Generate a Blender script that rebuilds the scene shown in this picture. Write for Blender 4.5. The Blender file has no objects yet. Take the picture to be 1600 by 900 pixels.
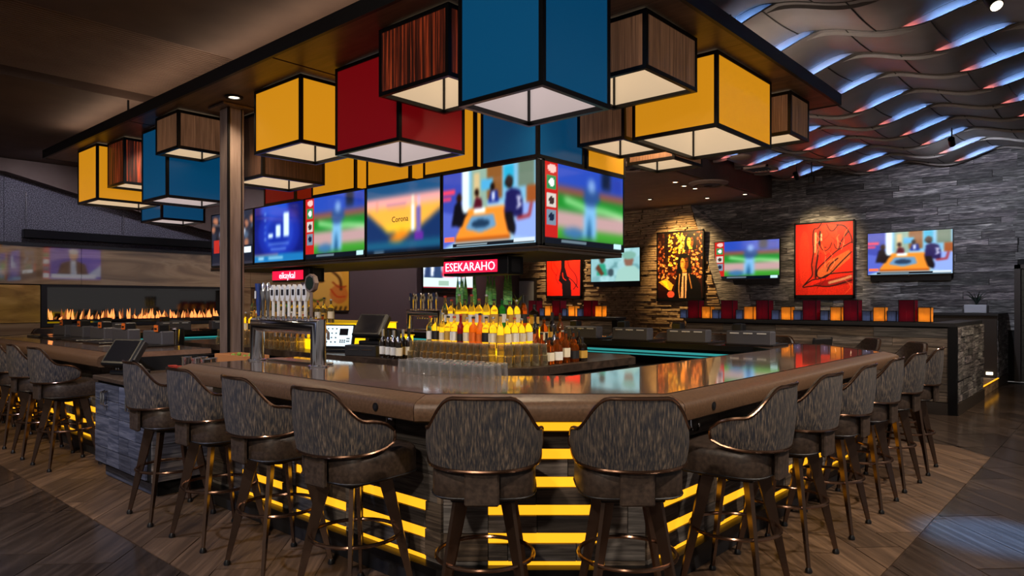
import bpy, math, random
import numpy as np
from mathutils import Vector, Matrix
random.seed(7)
SC = bpy.context.scene
C = SC.collection
PI = math.pi

# ------------------------------------------------------------------ camera, world, light, exposure
# plan axes: x runs away to the right along the short bar side, y runs away to the left along the long bar side
CAM = Vector((-2.259, -2.654, 1.55))
VX = Vector((0.664, -0.748))     # camera right in plan
VY = Vector((0.748, 0.664))      # camera forward in plan
cam_data = bpy.data.cameras.new('camera')
cam_data.sensor_width = 36.0
cam_data.lens = 36.0 * 1096.0 / 1600.0
cam_data.shift_y = 22.0 / 1600.0
cam_data.clip_end = 200
cam = bpy.data.objects.new('camera', cam_data)
C.objects.link(cam)
cam.location = CAM
cam.rotation_euler = (PI / 2, 0, -math.atan2(VY.x, VY.y))
SC.camera = cam

world = bpy.data.worlds.new('world')
SC.world = world
world.use_nodes = True
world.node_tree.nodes['Background'].inputs[0].default_value = (0.70, 0.64, 0.62, 1)
world.node_tree.nodes['Background'].inputs[1].default_value = 0.2
SC.view_settings.view_transform = 'Standard'
SC.view_settings.look = 'None'
SC.view_settings.gamma = 1.0
SC.view_settings.use_curve_mapping = False
SC.view_settings.exposure = 0.15
SC.cycles.use_denoising = True
SC.cycles.max_bounces = 8
SC.cycles.transparent_max_bounces = 12
SC.cycles.sample_clamp_indirect = 4.0
SC.cycles.caustics_reflective = False
SC.cycles.caustics_refractive = False


LED_B, LED_R = 1.5, 0.25      # hidden cove lamps of the wave ceiling
LS = 2.2      # common level of all room spots


def spot(loc, target, watts, color, angle=70, blend=0.8, radius=0.08, parent=None):
    d = bpy.data.lights.new('spot_lamp', 'SPOT')
    d.energy = watts * LS
    d.color = color
    d.spot_size = math.radians(angle)
    d.spot_blend = blend
    d.shadow_soft_size = radius
    o = bpy.data.objects.new('spot_lamp', d)
    C.objects.link(o)
    v = Vector(target) - Vector(loc)
    m = Matrix.Translation(loc) @ v.to_track_quat('-Z', 'Y').to_matrix().to_4x4()
    o.matrix_world = m
    if parent:
        o.parent = parent
        o.matrix_parent_inverse = world_of(parent).inverted()
    return o


def world_of(o):
    if o.parent:
        return world_of(o.parent) @ o.matrix_parent_inverse @ o.matrix_basis
    return o.matrix_basis.copy()


# ------------------------------------------------------------------ node helpers and materials
def srgb(c):
    return tuple((x / 12.92) if x <= 0.04045 else ((x + 0.055) / 1.055) ** 2.4 for x in c)


def hexc(h):
    return srgb(tuple(int(h[i:i + 2], 16) / 255 for i in (0, 2, 4)))


MATS = {}


def mat(name, color, rough=0.6, metal=0.0, emit=None, estr=0.0, trans=0.0, ior=1.45, coat=0.0, alpha=1.0, spec=0.5):
    m = bpy.data.materials.new(name)
    m.use_nodes = True
    b = m.node_tree.nodes['Principled BSDF']
    if isinstance(color, str):
        color = hexc(color)
    b.inputs['Base Color'].default_value = (*color, 1)
    b.inputs['Roughness'].default_value = rough
    b.inputs['Metallic'].default_value = metal
    b.inputs['IOR'].default_value = ior
    b.inputs['Transmission Weight'].default_value = trans
    b.inputs['Coat Weight'].default_value = coat
    b.inputs['Coat Roughness'].default_value = 0.05
    b.inputs['Coat IOR'].default_value = 1.85
    b.inputs['Specular IOR Level'].default_value = spec
    b.inputs['Alpha'].default_value = alpha
    if emit is not None:
        if isinstance(emit, str):
            emit = hexc(emit)
        b.inputs['Emission Color'].default_value = (*emit, 1)
        b.inputs['Emission Strength'].default_value = estr
    MATS[name] = m
    return m


def nd(m, kind, **kw):
    n = m.node_tree.nodes.new(kind)
    for k, v in kw.items():
        setattr(n, k, v)
    return n


def lk(m, a, b):
    m.node_tree.links.new(a, b)


def ramp(m, stops):
    n = nd(m, 'ShaderNodeValToRGB')
    cr = n.color_ramp
    while len(cr.elements) < len(stops):
        cr.elements.new(0.5)
    for e, (p, c) in zip(cr.elements, stops):
        e.position = p
        e.color = (*(hexc(c) if isinstance(c, str) else c), 1)
    return n


def wood(name, stops, rough=0.6, scale=(1.2, 1.2, 22), rotz=0.0, coat=0.0, bump=0.25, vary=0.55, spec=0.5, hue=0.0, dist=0.6):
    """plank timber: grain from world position plus a random offset and tone for every board"""
    m = mat(name, (0.1, 0.1, 0.1), rough, coat=coat, spec=spec)
    b = m.node_tree.nodes['Principled BSDF']
    g = nd(m, 'ShaderNodeNewGeometry')
    oi = nd(m, 'ShaderNodeObjectInfo')
    mul = nd(m, 'ShaderNodeMath', operation='MULTIPLY')
    mul.inputs[1].default_value = 37.0
    lk(m, oi.outputs['Random'], mul.inputs[0])
    mp = nd(m, 'ShaderNodeMapping')
    mp.vector_type = 'POINT'
    mp.inputs['Rotation'].default_value = (0, 0, rotz)
    mp.inputs['Scale'].default_value = (1, 1, 1)
    lk(m, g.outputs['Position'], mp.inputs[0])
    sc = nd(m, 'ShaderNodeVectorMath', operation='MULTIPLY')
    sc.inputs[1].default_value = scale
    lk(m, mp.outputs[0], sc.inputs[0])
    add = nd(m, 'ShaderNodeVectorMath', operation='ADD')
    lk(m, sc.outputs[0], add.inputs[0])
    lk(m, mul.outputs[0], add.inputs[1])
    n1 = nd(m, 'ShaderNodeTexNoise')
    n1.inputs['Scale'].default_value = 1.6
    n1.inputs['Detail'].default_value = 6
    n1.inputs['Roughness'].default_value = 0.65
    n1.inputs['Distortion'].default_value = dist
    lk(m, add.outputs[0], n1.inputs['Vector'])
    r = ramp(m, stops)
    lk(m, n1.outputs['Fac'], r.inputs[0])
    # tone of the board
    mr = nd(m, 'ShaderNodeMapRange')
    mr.inputs['To Min'].default_value = 1 - vary
    mr.inputs['To Max'].default_value = 1 + vary
    lk(m, oi.outputs['Random'], mr.inputs['Value'])
    hs = nd(m, 'ShaderNodeHueSaturation')
    lk(m, mr.outputs[0], hs.inputs['Value'])
    if hue:
        wn = nd(m, 'ShaderNodeTexWhiteNoise', noise_dimensions='1D')
        lk(m, mul.outputs[0], wn.inputs['W'])
        m2 = nd(m, 'ShaderNodeMapRange')
        m2.inputs['To Min'].default_value = 1 - hue
        m2.inputs['To Max'].default_value = 1 + hue
        lk(m, wn.outputs['Value'], m2.inputs['Value'])
        lk(m, m2.outputs[0], hs.inputs['Saturation'])
    lk(m, r.outputs[0], hs.inputs['Color'])
    lk(m, hs.outputs[0], b.inputs['Base Color'])
    if bump:
        bp = nd(m, 'ShaderNodeBump')
        bp.inputs['Strength'].default_value = bump
        bp.inputs['Distance'].default_value = 0.01
        lk(m, n1.outputs['Fac'], bp.inputs['Height'])
        lk(m, bp.outputs[0], b.inputs['Normal'])
    return m


def noisy(name, stops, scale=8.0, rough=0.6, bump=0.1, coord='Object', detail=5, stretch=(1, 1, 1), coat=0.0, distort=0.0, ior=1.45):
    m = mat(name, (0.1, 0.1, 0.1), rough, coat=coat, ior=ior)
    b = m.node_tree.nodes['Principled BSDF']
    tc = nd(m, 'ShaderNodeTexCoord')
    mp = nd(m, 'ShaderNodeMapping')
    mp.inputs['Scale'].default_value = stretch
    lk(m, tc.outputs[coord], mp.inputs[0])
    n1 = nd(m, 'ShaderNodeTexNoise')
    n1.inputs['Scale'].default_value = scale
    n1.inputs['Detail'].default_value = detail
    n1.inputs['Distortion'].default_value = distort
    lk(m, mp.outputs[0], n1.inputs['Vector'])
    r = ramp(m, stops)
    lk(m, n1.outputs['Fac'], r.inputs[0])
    lk(m, r.outputs[0], b.inputs['Base Color'])
    if bump:
        bp = nd(m, 'ShaderNodeBump')
        bp.inputs['Strength'].default_value = bump
        bp.inputs['Distance'].default_value = 0.01
        lk(m, n1.outputs['Fac'], bp.inputs['Height'])
        lk(m, bp.outputs[0], b.inputs['Normal'])
    return m


wood('floor_tile_dark', [(0.25, '1d1815'), (0.5, '372d27'), (0.75, '51433a')], rough=0.15, scale=(0.7, 14, 1), rotz=-PI / 4, bump=0.06, vary=0.3, dist=0.15)
wood('floor_tile_warm', [(0.25, '30241b'), (0.5, '523f30'), (0.78, '7a604a')], rough=0.42, scale=(0.7, 17, 1), rotz=-PI / 4, bump=0.15, vary=0.3, dist=0.15)
mat('grout', '120f0d', 0.8)
wood('reclaimed', [(0.24, '1d1917'), (0.42, '4a423c'), (0.6, '756a60'), (0.8, 'aa9c90')], rough=0.6, scale=(1.3, 1.3, 24), vary=0.5, hue=0.6)
wood('reclaimed_blue', [(0.22, '1c1f2b'), (0.45, '3d4356'), (0.65, '666a7c'), (0.85, '8c8a92')], rough=0.55, scale=(1.3, 1.3, 20), vary=0.35)
wood('wall_plank', [(0.3, '151416'), (0.46, '423f42'), (0.58, '6c686a'), (0.74, 'b0a9a4')], rough=0.7, scale=(2.2, 2.2, 24), vary=0.6, hue=0.6)
mat('joint_dark', '0d0c0c', 0.9)
wood('stacked_stone', [(0.2, '4a3b2e'), (0.5, '8d7257'), (0.8, 'bfa27c')], rough=0.85, scale=(3, 3, 9), vary=0.0, bump=0.5)
wood('bartop', [(0.2, '5a4438'), (0.45, '765b4b'), (0.62, '8a6d5b'), (0.85, 'a08070')], rough=0.14, scale=(2.2, 2.2, 2.2), coat=1.0, bump=0.0, vary=0.0)
noisy('leather_tan', [(0.3, '4c3727'), (0.7, '624936')], scale=60, rough=0.42, bump=0.08)
noisy('leather_dark', [(0.3, '2c231e'), (0.7, '4a3c33')], scale=45, rough=0.45, bump=0.12)
# striped chenille on the stool backs
m = noisy('stool_fabric', [(0.36, '20222c'), (0.48, '3a3636'), (0.58, '544a42'), (0.72, '75675b')], scale=62, rough=0.9, bump=0.5, stretch=(2.2, 2.2, 0.30), detail=8)
mat('bronze', '806250', 0.2, 0.95)
mat('leg_steel', '6a5446', 0.26, 0.9)
mat('black_metal', '0d0d10', 0.35, 0.4)
mat('black_plastic', '101114', 0.35)
mat('charcoal', '1b1b1f', 0.5)
mat('chrome', 'd6d6da', 0.13, 1.0)
mat('steel_brushed', 'a8a39a', 0.24, 1.0)
wood('canopy_wood', [(0.3, '4c3d33'), (0.55, '6b5746'), (0.8, '806a58')], rough=0.42, scale=(6, 0.7, 1), vary=0.0, bump=0.05)
mat('canopy_edge', '0c0c0f', 0.5)
noisy('post_metal', [(0.3, '6a5a54'), (0.7, '8a7870')], scale=5, rough=0.35, stretch=(6, 6, 0.5), bump=0.03)
MATS['post_metal'].node_tree.nodes['Principled BSDF'].inputs['Metallic'].default_value = 0.3
# light box panels: acrylic sheets lit from behind
mat('acrylic_yellow', hexc('6a4a0c'), 0.35, emit=hexc('ffa91c'), estr=0.52)
mat('acrylic_red', hexc('5a0a12'), 0.3, emit=hexc('d0101c'), estr=0.15)
mat('acrylic_blue', hexc('06324e'), 0.3, emit=hexc('0a68a0'), estr=0.27)
wood('zebra_dark', [(0.38, '120806'), (0.5, '32120a'), (0.58, '6e2712'), (0.72, 'a5431f')], rough=0.4, scale=(34, 34, 0.7), vary=0.05, bump=0.0)
wood('veneer_brown', [(0.3, '4a3324'), (0.5, '6f4d36'), (0.7, '91684b')], rough=0.45, scale=(60, 60, 1.2), vary=0.05, bump=0.0)
for nm_, st_ in (('zebra_dark', 0.55), ('veneer_brown', 0.26)):      # thin veneer on acrylic, lit from behind
    mm_ = MATS[nm_]
    bb_ = mm_.node_tree.nodes['Principled BSDF']
    lk(mm_, bb_.inputs['Base Color'].links[0].from_socket, bb_.inputs['Emission Color'])
    bb_.inputs['Emission Strength'].default_value = st_
wood('walnut', [(0.3, '2c1d16'), (0.5, '4a3226'), (0.7, '664838')], rough=0.45, scale=(60, 60, 1.2), vary=0.05, bump=0.0)
mat('diffuser', 'd9d0c2', 0.6, emit=hexc('ffe2bc'), estr=0.34)
mat('diffuser_cool', 'cfc9cc', 0.6, emit=hexc('f4e2dc'), estr=0.3)
mat('led_yellow', 'd8a020', 0.5, emit=hexc('ffae1e'), estr=1.2)
mat('led_teal', '1c6c70', 0.5, emit=hexc('38b8b8'), estr=0.45)
mat('led_red', 'ff2a50', 0.5, emit=hexc('ff1040'), estr=0.9)
mat('led_white_pink', 'ffd0dc', 0.5, emit=hexc('ffd0e0'), estr=1.6)
mat('step_glass', 'd8b020', 0.3, emit=hexc('ffc808'), estr=0.3)
mat('shelf_glow', 'd8b020', 0.5, emit=hexc('ffc808'), estr=1.25)
noisy('wave_panel', [(0.3, '6f6a66'), (0.7, '7b7571')], scale=3, rough=0.42, bump=0.0)
mat('wave_seam', '3b3733', 0.6)
noisy('ceiling_paint', [(0.3, '5a4a44'), (0.7, '64534b')], scale=3, rough=0.8, bump=0.0)
noisy('ceiling_brown', [(0.3, '8c786e'), (0.7, '988478')], scale=3, rough=0.8, bump=0.0)
noisy('wall_paint', [(0.3, '4b4048'), (0.7, '554950')], scale=60, rough=0.7, bump=0.15)
noisy('wall_textured', [(0.42, '36353e'), (0.5, '52505a'), (0.58, '7c7a86')], scale=70, rough=0.75, bump=0.5)
noisy('marble', [(0.25, '5c4535'), (0.45, '8a6d50'), (0.6, 'a88a68'), (0.8, '6f5642')], scale=0.9, rough=0.03, bump=0.0, stretch=(0.5, 1, 3.0), distort=2.2, coat=1.0, ior=1.7)
noisy('marble_gold', [(0.25, '7a5a2c'), (0.5, 'a37b3c'), (0.75, 'c79c56')], scale=2.0, rough=0.12, bump=0.0, stretch=(0.6, 1, 1.6), distort=2.0)
mat('glass_dark', '020203', 0.04, coat=1.0, ior=1.8)
def thin_glass(name, tint, edge, dif=0.09):
    m = bpy.data.materials.new(name)
    m.use_nodes = True
    nt = m.node_tree
    nt.nodes.remove(nt.nodes['Principled BSDF'])
    out = nt.nodes['Material Output']
    tr = nd(m, 'ShaderNodeBsdfTransparent')
    tr.inputs[0].default_value = (*tint, 1)
    gl = nd(m, 'ShaderNodeBsdfGlossy')
    gl.inputs['Color'].default_value = (*edge, 1)
    gl.inputs['Roughness'].default_value = 0.06
    df = nd(m, 'ShaderNodeBsdfDiffuse')
    df.inputs[0].default_value = (*edge, 1)
    mx0 = nd(m, 'ShaderNodeMixShader')
    mx0.inputs[0].default_value = 0.22
    lk(m, gl.outputs[0], mx0.inputs[1])
    lk(m, df.outputs[0], mx0.inputs[2])
    lw = nd(m, 'ShaderNodeLayerWeight')
    lw.inputs['Blend'].default_value = 0.25
    mr = nd(m, 'ShaderNodeMapRange')
    mr.inputs['To Min'].default_value = dif
    mr.inputs['To Max'].default_value = 0.85
    lk(m, lw.outputs['Facing'], mr.inputs['Value'])
    mx = nd(m, 'ShaderNodeMixShader')
    lk(m, mr.outputs[0], mx.inputs[0])
    lk(m, tr.outputs[0], mx.inputs[1])
    lk(m, mx0.outputs[0], mx.inputs[2])
    lk(m, mx.outputs[0], out.inputs[0])
    MATS[name] = m


thin_glass('glass_clear', (0.92, 0.93, 0.92), (0.9, 0.9, 0.92))
mat('glass_bottle', 'fbe9a0', 0.05, trans=0.95, ior=1.25)
mat('glass_amber', 'a8521a', 0.05, trans=0.8, ior=1.3)
mat('glass_dark_bottle', '1a120c', 0.08, coat=0.5)
mat('glass_green', '1f7a3c', 0.05, trans=0.7, ior=1.3)
mat('glass_orange', 'd86a14', 0.06, trans=0.6, ior=1.3, emit=hexc('e06a10'), estr=0.12)
mat('glass_red', '8a1418', 0.06, trans=0.5, ior=1.3)
mat('label_cream', 'd8cdb4', 0.7)
mat('label_white', 'd8d6d0', 0.7)
mat('label_black', '17151a', 0.6)
mat('label_orange', 'd8681c', 0.7)
mat('label_gold', 'b88f3c', 0.5)
mat('cap_red', 'a83222', 0.5)
mat('cap_black', '121212', 0.4)
mat('cap_silver', 'b8b8b8', 0.3, 0.8)
mat('white_plastic', 'd4d2ce', 0.4)
mat('blue_plastic', '20356e', 0.4)
noisy('leaf_green', [(0.3, '2c6a34'), (0.5, '56a04c'), (0.7, '93c268')], scale=18, rough=0.45, bump=0.0, stretch=(1, 1, 4))
noisy('leaf_lime', [(0.3, '4c6a1e'), (0.7, 'b9c23c')], scale=14, rough=0.5, bump=0.0)
mat('leaf_dark', '14241a', 0.5)
mat('planter_dark', '2a211c', 0.6)
mat('planter_grey', '9a9ca6', 0.6)
def lamp_shade(name, dif, trn):
    m = bpy.data.materials.new(name)
    m.use_nodes = True
    nt = m.node_tree
    nt.nodes.remove(nt.nodes['Principled BSDF'])
    a = nd(m, 'ShaderNodeBsdfDiffuse')
    a.inputs[0].default_value = (*hexc(dif), 1)
    b = nd(m, 'ShaderNodeBsdfTranslucent')
    b.inputs[0].default_value = (*hexc(trn), 1)
    mx = nd(m, 'ShaderNodeMixShader')
    mx.inputs[0].default_value = 0.6
    lk(m, a.outputs[0], mx.inputs[1])
    lk(m, b.outputs[0], mx.inputs[2])
    lk(m, mx.outputs[0], nt.nodes['Material Output'].inputs[0])
    MATS[name] = m


lamp_shade('shade_red', '5c2236', '8a2036')
lamp_shade('shade_yellow', 'b88a44', 'f0c068')
lamp_shade('shade_blue', '4a526a', '8a92a8')
mat('flame', 'ff9a3c', 0.6, emit=hexc('ff9650'), estr=1.25)
mat('ember', '14100e', 0.9)
mat('lamp_glow', 'fff0d0', 0.5, emit=hexc('fff0d0'), estr=4.0)
mat('crate_wood', 'b5794a', 0.5)
mat('screen_ui', 'c8dce4', 0.3, emit=hexc('d8ecf4'), estr=0.75)
mat('screen_off', '17171b', 0.12)
mat('lime', '6a8a2c', 0.6)
mat('chair_dark', '17161a', 0.5)
mat('door_planks', '2e2a1e', 0.7)


# ------------------------------------------------------------------ mesh helpers
class MB:
    def __init__(self):
        self.v = []
        self.f = []
        self.smooth = False

    def add(self, verts, faces):
        k = len(self.v)
        self.v += [tuple(p) for p in verts]
        self.f += [tuple(i + k for i in f) for f in faces]
        return self

    def box(self, c, s, rotz=0.0, tilt=None):
        hx, hy, hz = s[0] / 2, s[1] / 2, s[2] / 2
        p = [(x, y, z) for z in (-hz, hz) for y in (-hy, hy) for x in (-hx, hx)]
        M = Matrix.Rotation(rotz, 3, 'Z')
        if tilt is not None:
            M = M @ tilt
        p = [M @ Vector(q) + Vector(c) for q in p]
        return self.add(p, [(0, 2, 3, 1), (4, 5, 7, 6), (0, 1, 5, 4), (2, 6, 7, 3), (0, 4, 6, 2), (1, 3, 7, 5)])

    def box2(self, a, b):
        return self.box([(a[i] + b[i]) / 2 for i in range(3)], [abs(b[i] - a[i]) for i in range(3)])

    def cbox(self, c, s, bev=0.01, rotz=0.0, tilt=None):
        """box with chamfered edges"""
        M = Matrix.Rotation(rotz, 3, 'Z')
        if tilt is not None:
            M = M @ tilt
        h = [x / 2 for x in s]
        b = min(bev, min(h) * 0.9)
        rings = []
        for z, k in ((-h[2], b), (-h[2] + b, 0), (h[2] - b, 0), (h[2], b)):
            x, y = h[0] - k, h[1] - k
            rings.append([(-x + b * (k == 0), -y, z), (x - b * (k == 0), -y, z), (x, -y + b * (k == 0), z), (x, y - b * (k == 0), z),
                          (x - b * (k == 0), y, z), (-x + b * (k == 0), y, z), (-x, y - b * (k == 0), z), (-x, -y + b * (k == 0), z)])
        p = [M @ Vector(q) + Vector(c) for r in rings for q in r]
        f = []
        for i in range(3):
            for j in range(8):
                f.append((i * 8 + j, i * 8 + (j + 1) % 8, i * 8 + 8 + (j + 1) % 8, i * 8 + 8 + j))
        f.append(tuple(reversed(range(8))))
        f.append(tuple(range(24, 32)))
        return self.add(p, f)

    def prism(self, poly, z0, z1):
        n = len(poly)
        p = [(x, y, z0) for x, y in poly] + [(x, y, z1) for x, y in poly]
        f = [tuple(reversed(range(n))), tuple(range(n, 2 * n))]
        f += [(i, (i + 1) % n, n + (i + 1) % n, n + i) for i in range(n)]
        return self.add(p, f)

    def lathe(self, prof, n=12, c=(0, 0, 0), cap=True):
        p = []
        for r, z in prof:
            for i in range(n):
                a = 2 * PI * i / n
                p.append((c[0] + r * math.cos(a), c[1] + r * math.sin(a), c[2] + z))
        f = []
        for j in range(len(prof) - 1):
            for i in range(n):
                f.append((j * n + i, j * n + (i + 1) % n, (j + 1) * n + (i + 1) % n, (j + 1) * n + i))
        if cap:
            f.append(tuple(reversed(range(n))))
            k = (len(prof) - 1) * n
            f.append(tuple(range(k, k + n)))
        self.smooth = True
        return self.add(p, f)

    def tube(self, path, r, n=8, closed=False, rs=None, cap=True):
        path = [Vector(q) for q in path]
        m = len(path)
        p = []
        prev = None
        for i in range(m):
            if closed:
                t = path[(i + 1) % m] - path[i - 1]
            else:
                t = path[min(i + 1, m - 1)] - path[max(i - 1, 0)]
            t.normalize()
            if prev is None:
                up = Vector((0, 0, 1)) if abs(t.z) < 0.9 else Vector((1, 0, 0))
                a = t.cross(up).normalized()
            else:
                a = (prev - t * prev.dot(t)).normalized()
            prev = a
            b = t.cross(a)
            rr = rs[i] if rs else r
            for j in range(n):
                th = 2 * PI * j / n
                p.append(path[i] + (a * math.cos(th) + b * math.sin(th)) * rr)
        f = []
        for i in range(m if closed else m - 1):
            k = (i + 1) % m
            for j in range(n):
                f.append((i * n + j, i * n + (j + 1) % n, k * n + (j + 1) % n, k * n + j))
        if not closed and cap:
            f.append(tuple(reversed(range(n))))
            f.append(tuple(range((m - 1) * n, m * n)))
        self.smooth = True
        return self.add(p, f)

    def taper(self, a, b, wa, wb):
        """four-sided tapered bar from a to b, square section wa to wb"""
        return self.tube([a, b], 0, n=4, rs=[wa * 0.707, wb * 0.707])

    def grid(self, fn, nu, nv, closed_u=False):
        p = [fn(i / (nu if closed_u else nu - 1), j / (nv - 1)) for j in range(nv) for i in range(nu)]
        f = []
        for j in range(nv - 1):
            for i in range(nu if closed_u else nu - 1):
                f.append((j * nu + i, j * nu + (i + 1) % nu, (j + 1) * nu + (i + 1) % nu, (j + 1) * nu + i))
        self.smooth = True
        return self.add(p, f)

    def mesh(self, name, smooth=None):
        me = bpy.data.meshes.new(name)
        me.from_pydata(self.v, [], self.f)
        if (self.smooth if smooth is None else smooth):
            me.polygons.foreach_set('use_smooth', [True] * len(me.polygons))
            try:
                me.set_sharp_from_angle(angle=math.radians(38))
            except Exception:
                pass
        me.update()
        return me


def link(name, data, material=None, parent=None, local=False):
    o = bpy.data.objects.new(name, data)
    C.objects.link(o)
    if material is not None and data is not None and not data.materials:
        data.materials.append(MATS[material] if isinstance(material, str) else material)
    if parent is not None:
        o.parent = parent
        if not local:
            o.matrix_parent_inverse = world_of(parent).inverted()
    return o


def obj(name, mb, material, parent=None, local=False, smooth=None):
    return link(name, mb.mesh(name, smooth), material, parent, local)


def tag(o, label=None, cat=None, group=None, kind=None):
    if label:
        o['label'] = label
    if cat:
        o['category'] = cat
    if group:
        o['group'] = group
    if kind:
        o['kind'] = kind
    return o


def thing(name, label, cat, loc=(0, 0, 0), rotz=0.0, group=None):
    o = bpy.data.objects.new(name, None)
    C.objects.link(o)
    o.empty_display_size = 0.1
    o.location = loc
    o.rotation_euler = (0, 0, rotz)
    return tag(o, label, cat, group)


def dup(root, loc, rotz=0.0, label=None, group=None):
    def rec(o, parent):
        c = o.copy()
        C.objects.link(c)
        if parent is not None:
            c.parent = parent
            c.matrix_parent_inverse = o.matrix_parent_inverse.copy()
        for ch in kids.get(o.name, []):
            rec(ch, c)
        return c
    kids = {}
    stack = [root]
    while stack:
        q = stack.pop()
        kids[q.name] = list(q.children)
        stack += kids[q.name]
    r = rec(root, None)
    r.location = loc
    r.rotation_euler = (0, 0, rotz)
    return tag(r, label, None, group)


UNIT = MB().box((0, 0, 0), (1, 1, 1))


class Pieces:
    """boards or tiles that share one unit mesh"""
    def __init__(self, name, material):
        self.name = name
        self.me = UNIT.mesh(name)
        self.me.materials.append(MATS[material])

    def put(self, parent, c, size, rotz=0.0, label=None):
        o = bpy.data.objects.new(self.name, self.me)
        C.objects.link(o)
        o.location = c
        o.scale = size
        o.rotation_euler = (0, 0, rotz)
        if parent is not None:
            o.parent = parent
            o.matrix_parent_inverse = world_of(parent).inverted()
        if label:
            o['label'] = label
        return o


ORD = ['first', 'second', 'third', 'fourth', 'fifth', 'sixth', 'seventh', 'eighth', 'ninth', 'tenth', 'eleventh', 'twelfth',
       'thirteenth', 'fourteenth', 'fifteenth', 'sixteenth', 'seventeenth', 'eighteenth', 'nineteenth', 'twentieth']

# ------------------------------------------------------------------ structure: floor
XW, YW = 14.5, 11.7          # right-hand wall plane, back wall plane
ZF = 4.05                    # flat ceiling
floor = obj('floor', MB().box2((-9, -9, -0.2), (XW, YW, -0.012)), 'grout')
tag(floor, kind='structure')


def clip(poly, a, b, c):
    """keep the part of the polygon with a*x+b*y <= c"""
    out = []
    n = len(poly)
    for i in range(n):
        p, q = poly[i], poly[(i + 1) % n]
        dp, dq = a * p[0] + b * p[1] - c, a * q[0] + b * q[1] - c
        if dp <= 0:
            out.append(p)
        if (dp < 0 < dq) or (dq < 0 < dp):
            t = dp / (dp - dq)
            out.append((p[0] + (q[0] - p[0]) * t, p[1] + (q[1] - p[1]) * t))
    return out


BAND = [(-1, 0, 0.5), (0, -1, 1.58), (-0.747, -0.664, 0.5), (1, 0, 6.56), (0, 1, 10.4), (0.707, -0.707, 5.48)]   # the apron of warm boards round the bar


def inside_band(poly):
    p = poly
    for a, b, c in BAND:
        p = clip(p, a, b, c)
        if len(p) < 3:
            return []
    return p


def outside_band(poly):
    res = []
    rest = poly
    for a, b, c in BAND:
        o = clip(rest, -a, -b, -c)
        if len(o) >= 3:
            res.append(o)
        rest = clip(rest, a, b, c)
        if len(rest) < 3:
            break
    return res


def area(p):
    return abs(sum(p[i][0] * p[(i + 1) % len(p)][1] - p[(i + 1) % len(p)][0] * p[i][1] for i in range(len(p)))) / 2


def shrink(poly, g):
    cx = sum(p[0] for p in poly) / len(poly)
    cy = sum(p[1] for p in poly) / len(poly)
    out = []
    for x, y in poly:
        d = math.hypot(x - cx, y - cy) or 1
        k = max(0.0, 1 - g * 1.6 / d)
        out.append((cx + (x - cx) * k, cy + (y - cy) * k))
    return out


def visible_floor(x, y):
    X = (x - CAM.x) * VX.x + (y - CAM.y) * VX.y
    Y = (x - CAM.x) * VY.x + (y - CAM.y) * VY.y
    return Y > 3.6 and abs(X) < 0.78 * Y + 0.6


def lay(width, length, ang, cutter, material, name, seed, reach):
    rnd = random.Random(seed)
    d = Vector((math.cos(ang), math.sin(ang)))
    e = Vector((-d.y, d.x))
    got = []
    for r in range(-60, 60):
        off = rnd.random() * length
        for k in range(-24, 24):
            a0, b0 = k * length + off, r * width
            quad = [d * a0 + e * b0, d * (a0 + length) + e * b0, d * (a0 + length) + e * (b0 + width), d * a0 + e * (b0 + width)]
            quad = [(q.x, q.y) for q in quad]
            cx, cy = sum(q[0] for q in quad) / 4, sum(q[1] for q in quad) / 4
            if not (-8.9 < cx < XW - 0.1 and -8.9 < cy < YW - 0.1):
                continue
            for p in cutter(quad):
                if len(p) < 3 or area(p) < 0.004:
                    continue
                mx, my = sum(q[0] for q in p) / len(p), sum(q[1] for q in p) / len(p)
                X = (mx - CAM.x) * VX.x + (my - CAM.y) * VX.y
                Y = (mx - CAM.x) * VY.x + (my - CAM.y) * VY.y
                hidden = 0.5 < mx < 5.5 and -0.5 < my < 9.4
                vis = visible_floor(mx, my) and not hidden
                got.append((0 if vis else 1, Y, p))
    got.sort(key=lambda t: (t[0], t[1]))
    rest = MB()
    for i, (v, Y, p) in enumerate(got):
        p = shrink(p, 0.0035)
        z = rnd.uniform(-0.0015, 0)
        if i < 300 and v == 0:
            obj(name, MB().prism(p, -0.014, z), material, floor)
        elif v == 0 or Y < reach:
            rest.prism(p, -0.014, z)
    if rest.v:
        tag(obj(name + '_field', rest, material, floor), kind='stuff')


lay(0.30, 1.2, PI / 4, lambda q: [inside_band(q)], 'floor_tile_warm', 'floor_board', 3, 14)
lay(0.46, 0.92, PI / 4, outside_band, 'floor_tile_dark', 'floor_tile', 4, 30)

# ------------------------------------------------------------------ walls
wall_right = tag(obj('wall_right', MB().box2((XW, -9, 0), (XW + 0.2, YW, 5.4)), 'joint_dark'), kind='structure')
wall_back = tag(obj('wall_back', MB().box2((-9, YW, 0), (XW + 0.2, YW + 0.2, 5.4)), 'wall_paint'), kind='structure')
rnd = random.Random(11)
wp = Pieces('plank', 'wall_plank')
z = 1.0
n_plank = 0
restw = MB()
while z < 4.75:
    h = rnd.choice((0.11, 0.13, 0.14, 0.16))
    y = -0.95 - rnd.random() * 0.4
    while y < 6.0:
        L = rnd.uniform(0.55, 1.5)
        y1 = min(y + L, 6.1)
        y0 = max(y, -0.95)
        t = rnd.uniform(0.012, 0.034)
        if y1 - y0 > 0.06:
            if n_plank < 300:
                wp.put(wall_right, (XW - t / 2 + 0.001, (y0 + y1) / 2, z + h / 2), (t, y1 - y0 - 0.006, h - 0.006))
                n_plank += 1
            else:
                restw.box((XW - t / 2 + 0.001, (y0 + y1) / 2, z + h / 2), (t, y1 - y0 - 0.006, h - 0.006))
        y += L
    z += h
low = MB()
z = 0.0
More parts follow.
